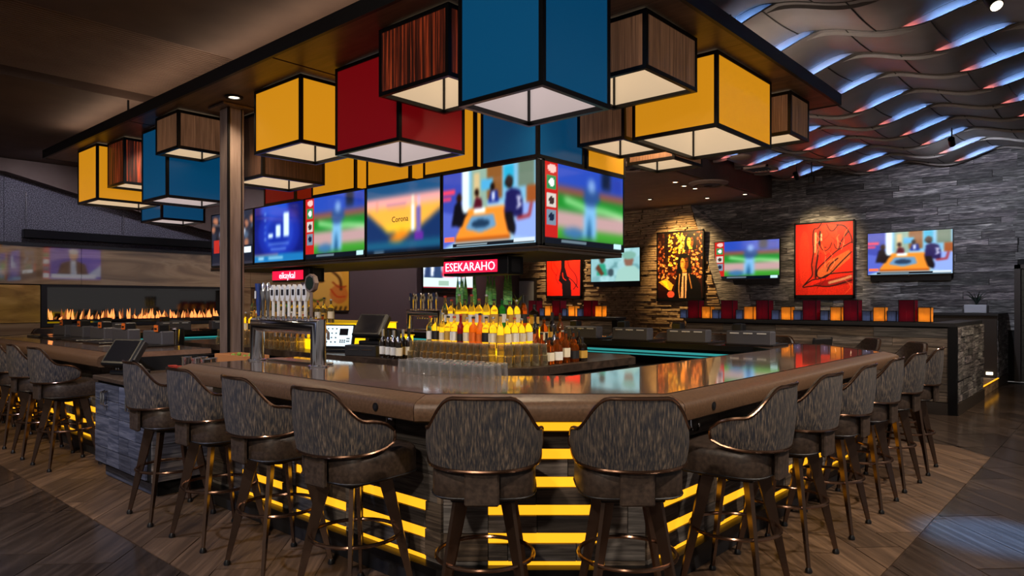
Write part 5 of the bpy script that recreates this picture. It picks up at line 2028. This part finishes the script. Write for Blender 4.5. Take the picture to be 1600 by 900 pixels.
seqA = [(1448, 'yellow'), (1421, 'red'), (1397, 'blue'), (1378, 'yellow'), (1358, 'blue'), (1335, 'red'), (1311, 'yellow'), (1293, 'blue'), (1271, 'red'), (1251, 'blue'), (1234, 'yellow'), (1217, 'blue'), (1198, 'red'), (1176, 'yellow'), (1161, 'blue'), (1143, 'red'), (1124, 'blue'), (1110, 'yellow'), (1091, 'red'), (1074, 'blue')]
seqB = [(943, 'yellow'), (927, 'red'), (913, 'blue'), (901, 'yellow'), (889, 'blue'), (878, 'red'), (864, 'yellow'), (854, 'blue'), (841, 'red')]
size_w = {'red': 'tall dark red', 'yellow': 'glowing amber', 'blue': 'small slate blue'}
for seq, where, grp in ((seqA, 'on the long half wall', 'lanterns on the long half wall'), (seqB, 'on the short half wall', 'lanterns on the short half wall')):
    cnt = {}
    for px, kind in seq:
        cnt[kind] = cnt.get(kind, -1) + 1
        lantern(lan_y(px), kind, '%s lantern %s, %s of its colour' % (size_w[kind], where, ORD[cnt[kind]]), grp)

# second block with planter near the door
t = thing('planter_block', 'stone-faced planter block beside the plank door', 'wall', (13.8, -0.3, 0))
obj('block_core', MB().box2((13.2, -0.77, 0), (14.44, 0.3, 1.30)), 'planter_dark', t)
obj('block_cap', MB().box2((13.16, -0.8, 1.30), (14.44, 0.32, 1.34)), 'charcoal', t)
obj('block_base', MB().box2((13.17, -0.80, 0), (14.44, -0.77, 0.16)), 'planter_dark', t)
bd = Pieces('board', 'wall_plank')
z = 0.17
while z < 1.28:
    x = 13.22
    while x < 14.40:
        L = rnd.uniform(0.15, 0.4)
        b = min(x + L, 14.42)
        th = rnd.uniform(0.01, 0.03)
        bd.put(t, ((x + b) / 2, -0.77 - th / 2, z + 0.05), (b - x - 0.005, th, 0.09))
        x += L
    z += 0.094
sl = obj('step_light', MB().box((13.19, -0.66, 0.24), (0.02, 0.10, 0.05)), 'lamp_glow', t)
t = thing('planter_box', 'grey planter box with a dark spiky plant on the stone-faced block', 'plant', (13.6, -0.4, 1.34))
obj('planter', MB().cbox((0, 0, 0.08), (0.3, 0.36, 0.16), 0.01), 'planter_grey', t, True)
for q in range(14):
    a = 2 * PI * q / 14
    obj('leaf', blade(MB(), 0, 0, 0.14, R.uniform(0.15, 0.32), 0.02, R.uniform(0.12, 0.32), a, 5), 'leaf_dark', t, True)
# low step with a light strip between the two blocks
t = thing('platform_step', 'low lit step between the lantern wall and the planter block', 'step', (12.2, -0.5, 0))
obj('step_body', MB().box2((11.16, -0.80, 0), (13.15, 0.4, 0.16)), 'stacked_stone', t)
obj('step_strip', MB().box2((11.2, -0.815, 0.165), (13.12, -0.79, 0.175)), 'led_yellow', t)

# ------------------------------------------------------------------ screens and prints on the right-hand walls
def wall_tv(y0, y1, z0, z1, x, pic, label):
    television((x - 0.15, (y0 + y1) / 2, (z0 + z1) / 2), -PI / 2, y1 - y0, z1 - z0, pic, label, thick=0.05, mount=True)


wall_tv(0.10, 1.716, 2.12, 3.05, XW, 'talk', 'large wall screen with the talk panel, alone on the dark planks')
wall_tv(3.62, 5.27, 2.10, 3.06, XW, 'ball', 'large wall screen with a baseball batter between two framed prints')
wall_tv(7.26, 8.87, 2.10, 3.03, XW - 0.27, 'camo', 'large wall screen with two men in pale camouflage on the ledge stone')
television((11.1, YW - 0.16, 2.45), 0.0, 1.9, 1.07, 'suit', 'screen with a man in a suit and red stripes on the far wall', mount=True)


def art_figure():
    c = Canvas(120, 156, 'd8381f')
    c.rect(0, 0, 0.22, 1, 'c8321f', 0.5).ell(0.16, 0.5, 0.10, 0.4, 'e04a2c', 0.6)
    c.poly([(0.40, 0.95), (0.56, 0.98), (0.72, 0.95), (0.78, 0.62), (0.52, 0.55), (0.42, 0.62)], 'd2452a').poly([(0.32, 0.90), (0.46, 0.93), (0.40, 0.55), (0.34, 0.22), (0.30, 0.28)], 'b0402c')
    c.poly([(0.95, 0.62), (0.55, 0.46), (0.38, 0.32), (0.42, 0.24), (0.6, 0.27), (0.95, 0.5)], 'c4683c').poly([(0.3, 0.14), (0.5, 0.2), (0.98, 0.28), (0.98, 0.16), (0.6, 0.11)], '9a1c1c').ell(0.60, 0.40, 0.12, 0.05, 'b85834', 0.5)
    D = '1d0d0a'
    c.curve([(0.46, 0.99), (0.40, 0.93), (0.33, 0.91), (0.31, 0.78), (0.32, 0.6), (0.29, 0.42), (0.30, 0.28), (0.22, 0.20), (0.13, 0.12)], 0.0074, D)
    c.curve([(0.44, 0.88), (0.42, 0.72), (0.40, 0.55), (0.37, 0.40), (0.36, 0.24)], 0.0099, D).curve([(0.44, 0.74), (0.45, 0.66), (0.52, 0.61), (0.60, 0.65), (0.64, 0.72)], 0.0056, D).curve([(0.68, 0.70), (0.71, 0.64), (0.76, 0.64), (0.80, 0.72)], 0.0056, D)
    c.ell(0.53, 0.66, 0.02, 0.0093, D).curve([(0.55, 0.98), (0.60, 0.90), (0.66, 0.88), (0.74, 0.95)], 0.0062, D).curve([(0.72, 0.96), (0.86, 0.93), (0.96, 0.80), (0.98, 0.70)], 0.0074, D).curve([(0.92, 0.86), (0.84, 0.78), (0.78, 0.70)], 0.0087, D)
    c.curve([(0.96, 0.71), (0.72, 0.60), (0.52, 0.46), (0.40, 0.36), (0.39, 0.26), (0.50, 0.24), (0.62, 0.30), (0.80, 0.45), (0.97, 0.58)], 0.0074, D).curve([(0.56, 0.33), (0.62, 0.42), (0.74, 0.50)], 0.0087, '3a1810').curve([(0.16, 0.14), (0.30, 0.21), (0.44, 0.23), (0.62, 0.29), (0.98, 0.31)], 0.0074, D).curve([(0.14, 0.11), (0.36, 0.13), (0.6, 0.12), (0.98, 0.20)], 0.0074, D).curve([(0.6, 0.17), (0.8, 0.21), (0.96, 0.25)], 0.018, 'c89a78')
    c.curve([(0.36, 0.86), (0.36, 0.72), (0.35, 0.60)], 0.014, 'd89a78').curve([(0.46, 0.84), (0.46, 0.76)], 0.01, 'e0b090')
    for k in range(26):
        r2 = random.Random(k)
        x0, y0 = 0.3 + 0.65 * r2.random(), 0.15 + 0.8 * r2.random()
        c.curve([(x0, y0), (x0 + r2.uniform(-0.06, 0.06), y0 - 0.06), (x0 + r2.uniform(-0.1, 0.1), y0 - 0.14)], 0.004, r2.choice(['5a1a10', 'e88a5a', '8a2014', 'f0a080']), 0.7)
    return c.grain(0.10)


def art_dancer():
    c = Canvas(80, 100, 'd8341f')
    D = '1a0d0c'
    c.curve([(0.30, 0.98), (0.22, 0.80), (0.34, 0.62), (0.28, 0.45), (0.36, 0.30)], 0.012, 'a02418').curve([(0.18, 0.95), (0.14, 0.7), (0.3, 0.5)], 0.010, '8a1c14')
    c.poly([(0.44, 1.0), (0.56, 1.0), (0.55, 0.7), (0.62, 0.48), (0.72, 0.34), (0.74, 0.0), (0.48, 0.0), (0.46, 0.3), (0.36, 0.38), (0.44, 0.52)], '241512').curve([(0.5, 0.98), (0.46, 0.7), (0.40, 0.42), (0.48, 0.3)], 0.014, D).curve([(0.62, 0.9), (0.68, 0.7), (0.86, 0.5), (0.9, 0.3), (0.8, 0.16)], 0.010, '6a140e').curve([(0.60, 0.48), (0.78, 0.36), (0.92, 0.2)], 0.01, D)
    c.curve([(0.48, 0.56), (0.5, 0.44), (0.58, 0.38)], 0.01, 'c8391f')
    return c


def art_pop():
    c = Canvas(120, 156, '3a1f14')
    r = random.Random(12)
    for _ in range(420):
        x, y = r.random(), 0.3 + 0.7 * r.random()
        warm = ['d8a83a', 'e0b84a', 'c8862c', 'f0d070'] if 0.2 < x < 0.62 and y > 0.5 else ['a8603a', 'c88a58', '7a3c24', 'd89a5a', '2a1610']
        c.ell(x, y, 0.012 + 0.02 * r.random(), 0.010 + 0.012 * r.random(), r.choice(warm), 0.9)
    for _ in range(90):
        x, y = r.random(), 0.35 + 0.65 * r.random()
        c.line([(x, y), (x + r.uniform(-0.06, 0.06), y + r.uniform(-0.05, 0.05))], 0.006, '140c08')
    c.rect(0.16, 0.55, 0.24, 1, '1a0f0c', 0.8).rect(0, 0.8, 0.16, 1, '2a1a16', 0.7)
    # two plain long-haired portrait heads, half in shade
    for (hx, hy, k, fc) in ((0.73, 0.85, 0.82, 'd8a444'), (0.60, 0.53, 1.0, 'b9803e')):
        c.ell(hx, hy + 0.02 * k, 0.15 * k, 0.13 * k, '120b09').poly([(hx - 0.15 * k, hy + 0.02), (hx - 0.17 * k, hy - 0.15 * k), (hx + 0.17 * k, hy - 0.15 * k), (hx + 0.15 * k, hy + 0.02)], '150d0a')
        c.ell(hx, hy - 0.01 * k, 0.085 * k, 0.105 * k, fc).poly([(hx - 0.04 * k, hy - 0.14 * k), (hx - 0.04 * k, hy - 0.08 * k), (hx + 0.05 * k, hy - 0.08 * k), (hx + 0.05 * k, hy - 0.14 * k)], fc)
        c.poly([(hx - 0.01 * k, hy + 0.09 * k), (hx + 0.02 * k, hy), (hx + 0.0, hy - 0.06 * k), (hx + 0.03 * k, hy - 0.12 * k), (hx + 0.10 * k, hy - 0.06 * k), (hx + 0.10 * k, hy + 0.08 * k)], '4a2614', 0.75)
        c.line([(hx - 0.065 * k, hy + 0.022 * k), (hx - 0.02 * k, hy + 0.018 * k)], 0.006, '1a0d08').line([(hx + 0.025 * k, hy + 0.018 * k), (hx + 0.065 * k, hy + 0.022 * k)], 0.006, '1a0d08')
        c.line([(hx - 0.03 * k, hy - 0.07 * k), (hx + 0.03 * k, hy - 0.07 * k)], 0.004, '5a2010').line([(hx + 0.0, hy), (hx - 0.012 * k, hy - 0.035 * k)], 0.004, '6a3416')
        c.poly([(hx - 0.10 * k, hy + 0.10 * k), (hx, hy + 0.06 * k), (hx + 0.10 * k, hy + 0.10 * k), (hx, hy + 0.14 * k)], '120b09')
    c.poly([(0.36, 0.0), (0.42, 0.32), (0.52, 0.38), (0.68, 0.38), (0.84, 0.34), (0.96, 0.2), (0.98, 0.0)], '1a1210').poly([(0.52, 0.0), (0.56, 0.38), (0.66, 0.38), (0.64, 0.0)], 'c89a78').rect(0.585, 0.0, 0.615, 0.34, '241612').curve([(0.5, 0.36), (0.48, 0.15), (0.5, 0.0)], 0.008, 'b88a5a').curve([(0.7, 0.36), (0.76, 0.15)], 0.008, 'a87848')
    c.poly([(0.02, 0.25), (0.2, 0.3), (0.36, 0.2), (0.3, 0.1)], 'c89a3c').poly([(0.08, 0.27), (0.2, 0.26), (0.28, 0.14), (0.24, 0.13)], 'e8c030').rect(0, 0.0, 0.3, 0.12, '2a1a18', 0.8).ell(0.30, 0.06, 0.08, 0.05, 'c85a4a')
    return c.grain(0.18)


def art_face():
    c = Canvas(70, 100, 'd8a84a')
    c.ell(0.45, 0.55, 0.40, 0.5, 'e0b868', 0.8).ell(0.75, 0.35, 0.22, 0.2, 'c86a3a', 0.6).curve([(0.05, 0.98), (0.4, 0.92), (0.75, 0.7), (0.8, 0.45)], 0.02, '5a3a1c').curve([(0.6, 0.6), (0.75, 0.5), (0.92, 0.52)], 0.012, 'a8401c').curve([(0.55, 0.45), (0.7, 0.3), (0.9, 0.3)], 0.012, 'c84a24').ell(0.3, 0.62, 0.1, 0.03, '3a2414').curve([(0.0, 0.3), (0.2, 0.2), (0.4, 0.25)], 0.02, '5a6a2a')
    for k in range(8):
        c.line([(0.05 + k * 0.12, 0.0), (0.08 + k * 0.12, 0.08)], 0.012, '241a12')
    return c.blur(1)


def framed(y0, y1, z0, z1, x, canvas, label, frame='black_metal', deep=0.06):
    t = thing('framed_print', label, 'picture', (x, (y0 + y1) / 2, z0), -PI / 2)
    w, h = y1 - y0, z1 - z0
    e = 0.035
    obj('frame', MB().box((0, -deep / 2, e / 2 + 0.02), (w, deep, e + 0.04)).box((0, -deep / 2, h - e / 2), (w, deep, e)).box((-w / 2 + e / 2, -deep / 2, h / 2), (e, deep, h)).box((w / 2 - e / 2, -deep / 2, h / 2), (e, deep, h)), frame, t, True)
    me = canvas.mesh('canvas')
    me.materials.append(MATS['painting'])
    o = link('canvas', me, None, t, True)
    o.location = (0, -deep + 0.012, h / 2 + 0.02)
    o.scale = (w - 2 * e, 1, h - 2 * e - 0.04)
    obj('backing', MB().box((0, -deep / 2 + 0.01, h / 2), (w - 0.02, deep - 0.03, h - 0.02)), 'charcoal', t, True)


framed(1.99, 3.31, 1.64, 3.39, XW - 0.03, art_figure(), 'tall red print of a kneeling figure in dark brush lines')
framed(9.27, 10.57, 1.66, 2.97, XW - 0.275, art_dancer(), 'red print of a standing figure in black brush strokes')
framed(5.47, 6.81, 1.58, 3.39, XW - 0.275, art_pop(), 'black and amber collage print with two long-haired portraits')
t = thing('wall_poster', 'amber poster of a face with loose hair on the far wall', 'poster', (7.3, YW - 0.02, 1.36), 0.0)
me = art_face().mesh('print')
me.materials.append(MATS['painting'])
o = link('print', me, None, t, True)
o.location = (0, -0.032, 0.55)
o.scale = (1.14, 1, 1.12)
obj('board', MB().box((0, -0.01, 0.55), (1.2, 0.036, 1.18)), 'planter_dark', t, True)

# ------------------------------------------------------------------ fireplace wall
fw_ = thing('linear_fireplace', 'long glass-fronted ribbon fireplace set into the stone wall', 'fireplace', (3.1, YW - 0.3, 1.2))
FX0, FX1, FZ0, FZ1 = 1.47, 4.72, 1.20, 1.79
yf = YW - 0.30
obj('firebox', MB().box2((FX0, YW - 0.02, FZ0), (FX1, YW, FZ1)).box2((FX0, yf, FZ0 - 0.02), (FX1, YW - 0.01, FZ0 + 0.01)).box2((FX0, yf, FZ1), (FX1, YW - 0.01, FZ1 + 0.02)), 'glass_dark', fw_)
obj('surround', MB().box2((FX0 - 0.09, yf - 0.02, FZ0 - 0.08), (FX0, YW - 0.01, FZ1 + 0.06)).box2((FX1, yf - 0.02, FZ0 - 0.08), (FX1 + 0.09, YW - 0.01, FZ1 + 0.06)).box2((FX0, yf - 0.02, FZ1 + 0.02), (FX1, YW - 0.01, FZ1 + 0.06)).box2((FX0, yf - 0.02, FZ0 - 0.08), (FX1, YW - 0.01, FZ0 - 0.02)), 'charcoal', fw_)
obj('burner_bed', MB().box2((FX0 + 0.05, yf + 0.06, FZ0 + 0.01), (FX1 - 0.05, yf + 0.20, FZ0 + 0.04)), 'ember', fw_)
fl = MB()
rr = random.Random(2)
x = FX0 + 0.08
while x < FX1 - 0.1:
    h = rr.uniform(0.05, 0.20)
    r0 = rr.uniform(0.014, 0.026)
    lean = rr.uniform(-0.03, 0.03)
    yy = yf + 0.13 + rr.uniform(-0.03, 0.03)
    fl.tube([(x, yy, FZ0 + 0.035), (x + lean * 0.3, yy, FZ0 + 0.035 + h * 0.35), (x + lean, yy, FZ0 + 0.035 + h * 0.75), (x + lean * 1.3, yy, FZ0 + 0.04 + h)], 0, n=6, rs=[r0 * 0.7, r0, r0 * 0.5, 0.001])
    x += rr.choice((0.02, 0.03, 0.05, 0.05, 0.12))
tag(obj('flames', fl, 'flame', fw_), kind='stuff')
# stone facing around it
for k, (xa, xb) in enumerate(((-4.0, -1.0), (-1.0, 2.0), (2.0, 5.2))):
    obj('marble_slab', MB().box2((xa, yf - 0.01, 1.86), (xb - 0.006, YW - 0.001, 2.51)), 'marble', wall_back)
for (xa, xb) in ((-4.0, -1.2), (-1.2, 1.375)):
    obj('marble_slab', MB().box2((xa, yf - 0.01, 1.20), (xb - 0.006, YW - 0.001, 1.84)), 'marble_gold', wall_back)
    obj('marble_slab', MB().box2((xa, yf - 0.01, 0.0), (xb - 0.006, YW - 0.001, 1.19)), 'marble', wall_back)
obj('marble_slab', MB().box2((1.38, yf - 0.01, 0.0), (5.2, YW - 0.001, 1.11)), 'marble', wall_back)
obj('marble_slab', MB().box2((4.83, yf - 0.01, 1.13), (5.2, YW - 0.001, 1.85)), 'marble', wall_back)
obj('marble_slab', MB().box2((5.2, yf - 0.01, 1.86), (6.4, YW - 0.001, 2.51)), 'marble', wall_back)
obj('beige_panel', MB().box2((5.21, yf + 0.0, 1.30), (6.1, YW - 0.001, 1.84)), 'leather_tan', wall_back)
obj('dark_panel', MB().box2((5.21, yf + 0.02, 0.0), (6.6, YW - 0.001, 1.29)), 'charcoal', wall_back)
for (xa, xb) in ((-4.0, 0.9), (0.9, 2.75), (2.75, 5.2)):
    obj('textured_panel', MB().box2((xa, YW - 0.10, 2.56), (xb - 0.006, YW - 0.001, 3.94)), 'wall_textured', wall_back)
tag(obj('trim_3', MB().box2((-4.0, YW - 0.33, 2.51), (5.2, YW - 0.001, 2.56)), 'charcoal'), kind='structure')
t = thing('linear_slot_fixture', 'long black linear bar fixture above the marble fireplace wall', 'fixture', (2.9, YW - 0.2, 2.7))
obj('bar_housing', MB().cbox((2.95, YW - 0.17, 2.72), (3.6, 0.14, 0.15), 0.01), 'black_metal', t)
obj('hanging_cable', MB().tube([(1.2, YW - 0.17, 2.79), (1.2, YW - 0.17, 3.44)], 0.004, n=5).tube([(2.75, YW - 0.17, 2.79), (2.75, YW - 0.17, 3.2)], 0.004, n=5), 'steel_brushed', t)

# ------------------------------------------------------------------ dining furniture glimpsed behind the bar
def build_chair():
    root = thing('dining_chair', 'dining chair', 'chair', group='dark dining chairs by the lantern walls')
    obj('seat', MB().cbox((0, 0, 0.45), (0.44, 0.44, 0.06), 0.015), 'chair_dark', root, True)
    tl5 = Matrix.Rotation(0.14, 3, 'X')
    obj('backrest', MB().cbox((0, -0.25, 0.86), (0.44, 0.03, 0.34), 0.01, 0, tl5), 'chair_dark', root, True)
    for sx in (-1, 1):
        obj('leg', MB().taper((sx * 0.19, 0.19, 0.44), (sx * 0.20, 0.21, 0), 0.035, 0.025), 'chair_dark', root, True, smooth=False)
        obj('leg', MB().taper((sx * 0.19, -0.19, 0.44), (sx * 0.20, -0.24, 0), 0.035, 0.025), 'chair_dark', root, True, smooth=False)
        obj('back_post', MB().taper((sx * 0.19, -0.19, 0.42), (sx * 0.20, -0.275, 1.04), 0.032, 0.028), 'chair_dark', root, True, smooth=False)
    return root


ch0 = build_chair()
cs = [(8.30, 0.95, -0.3, 'dark dining chair against the long half wall, near the bar corner'), (8.1, 4.05, 0.7, 'dark dining chair in the gap between the two half walls, nearer the long one'),
      (8.9, 4.3, PI / 2 - 0.3, 'dark dining chair in the gap between the half walls, set further back'), (8.2, 5.7, 0.2, 'dark dining chair in front of the short lantern wall'), (8.35, 2.6, 0.4, 'dark dining chair before the long half wall, behind the game machines')]
for i, (x, y, r, lab) in enumerate(cs):
    if i == 0:
        ch0.location = (x, y, 0)
        ch0.rotation_euler = (0, 0, r)
        tag(ch0, lab)
    else:
        dup(ch0, (x, y, 0), r, lab)
for k, (x, y) in enumerate(((8.25, 0.25), (8.25, 1.75), (8.2, 4.9))):
    t = thing('dining_table', ('dark square table beside the free end of the long half wall', 'dark square table before the middle of the long half wall', 'dark square table before the short half wall')[k], 'table', (x, y, 0))
    obj('tabletop', MB().cbox((0, 0, 0.75), (0.68, 0.68, 0.04), 0.008), 'charcoal', t, True)
    obj('pedestal', MB().lathe([(0.035, 0.03), (0.035, 0.73)], 12), 'black_metal', t, True)
    obj('table_base', MB().cbox((0, 0, 0.015), (0.45, 0.45, 0.03), 0.008), 'black_metal', t, True)

# ------------------------------------------------------------------ room lamps: added fill downlights with made-up fittings, and the picture spots
def downlight(x, y, z, watts, color, angle, label, target=None, radius=0.12):
    t = thing('fill_or_picture_spot', label, 'light', (x, y, z), group='ceiling spots')
    obj('trim_ring', MB().lathe([(0.085, 0), (0.085, -0.014), (0.055, -0.014), (0.055, 0)], 16), 'black_metal', t, True)
    obj('lens', MB().lathe([(0.052, -0.004), (0.045, -0.008), (0.008, -0.009)], 14), 'lamp_glow', t, True)
    spot((x, y, z - 0.03), target or (x, y, 0), watts, color, angle, 0.9, radius, t)


WARM = (1.0, 0.78, 0.52)
NEUT = (1.0, 0.85, 0.70)
COOL = (0.62, 0.70, 1.0)
Zl = ZF - 0.10
downlight(-3.2, -1.0, Zl, 260, NEUT, 120, 'added ceiling fill spot behind the near stools, camera side', target=(-0.4, 0.6, 0.6))  # fill added for the stool backs and bar front
downlight(-2.6, 2.2, Zl, 240, COOL, 110, 'added ceiling fill spot over the walkway facing the service cabinet', target=(-0.3, 3.2, 0.5))
downlight(-2.6, 5.6, Zl, 170, WARM, 110, 'added ceiling fill spot over the walkway beside the fireplace stretch', target=(-0.3, 5.8, 0.4))
downlight(1.0, -3.4, Zl, 260, NEUT, 84, 'added ceiling fill spot beside the wave ceiling edge', target=(1.6, -0.8, 0.6))
downlight(12.7, 6.15, ZF, 480, (1.0, 0.66, 0.25), 66, 'warm picture spot aimed at the collage print', target=(XW - 0.2, 6.1, 2.7), radius=0.05)
downlight(12.9, 9.9, ZF, 300, (1.0, 0.72, 0.36), 66, 'warm picture spot aimed at the standing figure print', target=(XW - 0.2, 9.9, 2.5), radius=0.05)
downlight(9.6, 5.0, ZF, 260, WARM, 120, 'added ceiling fill spot over the dining gap')  # fill added to lift the dining area
downlight(7.4, 7.5, ZF, 240, WARM, 120, 'added ceiling fill spot over the far dining side')
downlight(4.6, 9.6, ZF, 60, WARM, 110, 'added ceiling fill spot between the bar end and the far wall')


def hung_spot(x, y, z, watts, color, angle, label, target, radius=0.06):  # added fill lamps, besides the picture spot and the blue floor spot
    t = thing('fill_or_accent_spot', label, 'light', (x, y, z), group='spots hung under the wave ceiling')
    v = (Vector(target) - Vector((x, y, z))).normalized()
    obj('lamp_body', MB().tube([-v * 0.10, v * 0.06], 0.05, n=14), 'black_metal', t, True)
    obj('lens', MB().tube([v * 0.06, v * 0.064], 0.042, n=14), 'lamp_glow', t, True)
    obj('stem', MB().tube([(0, 0, 0.03), (0, 0, 4.42 - z)], 0.010, n=6), 'black_metal', t, True)
    spot(Vector((x, y, z)) + v * 0.08, target, watts, color, angle, 0.9, radius, t)


hung_spot(12.7, 2.65, 4.18, 210, (1.0, 0.72, 0.36), 58, 'spot hung from the wave ceiling, aimed at the kneeling figure print', (XW, 2.65, 2.7))
hung_spot(6.9, -2.4, 4.18, 240, NEUT, 110, 'added fill spot hung from the wave ceiling over the walkway', (6.6, -0.6, 0.4))
hung_spot(9.6, -2.6, 4.18, 220, WARM, 90, 'added fill spot hung from the wave ceiling, aimed at the lantern wall end', (10.0, -0.8, 0.7))
hung_spot(3.9, -3.9, 4.18, 260, NEUT, 84, 'added fill spot hung from the wave ceiling over the dining side stools', (3.6, -0.9, 0.5))
hung_spot(7.6, 1.5, 4.18, 70, NEUT, 100, 'added fill spot hung from the wave ceiling over the half wall', (9.0, 1.6, 1.0))
hung_spot(11.2, -0.4, 4.18, 150, (0.8, 0.85, 1.0), 110, 'added fill spot hung from the wave ceiling, aimed at the dark planks', (XW, -0.2, 2.6))
hung_spot(3.7, -2.7, 4.18, 1700, (0.06, 0.35, 1.0), 15, 'narrow blue spot hung from the wave ceiling over the walkway tiles', (3.35, -1.98, 0.0))
# added wash lamps that brighten the fireplace wall and the far wall
for k, x in enumerate((-0.8, 1.2, 3.2, 5.4)):
    downlight(x, 9.9, Zl if x < 1.9 else ZF, 45, (0.86, 0.84, 1.0), 100, 'added fill washer over the fireplace wall, %s from the windowless corner' % ORD[k], target=(x, YW - 0.1, 2.6))
for k, x in enumerate((8.2, 11.0)):
    downlight(x, 9.6, ZF, 110, (1.0, 0.8, 0.75), 100, 'added fill washer over the plain far wall, %s from the fireplace' % ORD[k], target=(x, YW - 0.1, 2.2))
# unseen strips added on top of the canopy to brighten the ceiling
for (x, e, colr) in ((0.95, 15, (1.0, 0.72, 0.5)), (5.15, 140, (1.0, 0.82, 0.70))):
    d = bpy.data.lights.new('ceiling_fill_strip', 'AREA')
    d.shape = 'RECTANGLE'
    d.size = 0.15
    d.size_y = 8.6
    d.energy = e
    d.color = colr
    o = bpy.data.objects.new('ceiling_fill_strip', d)
    C.objects.link(o)
    o.location = (x, 4.1, ZC + 0.13)
    o.rotation_euler = (PI, 0, 0) if x < 2 else (0, -2.3, 0)
    o.parent = can
    o.matrix_parent_inverse = world_of(can).inverted()
downlight(-5.2, -3.6, Zl, 300, NEUT, 120, 'added ceiling fill spot far behind the viewer, camera side', target=(0.3, -0.3, 0.6), radius=0.2)  # low-angle fill added for the boards between the stools
# extra fill spots added in the canopy between the light boxes
for k, (x, y, w) in enumerate(((2.0, 0.95, 70), (1.05, 3.9, 55), (3.9, 0.9, 90), (4.3, 4.2, 80), (1.3, 6.25, 45))):
    downlight(x, y, ZC - 0.001, w, WARM, 130, 'small added fill spot in the canopy soffit, %s from the front corner' % ORD[k], radius=0.08, target=(4.6, y + 0.6, 0.7) if x > 3 else None)
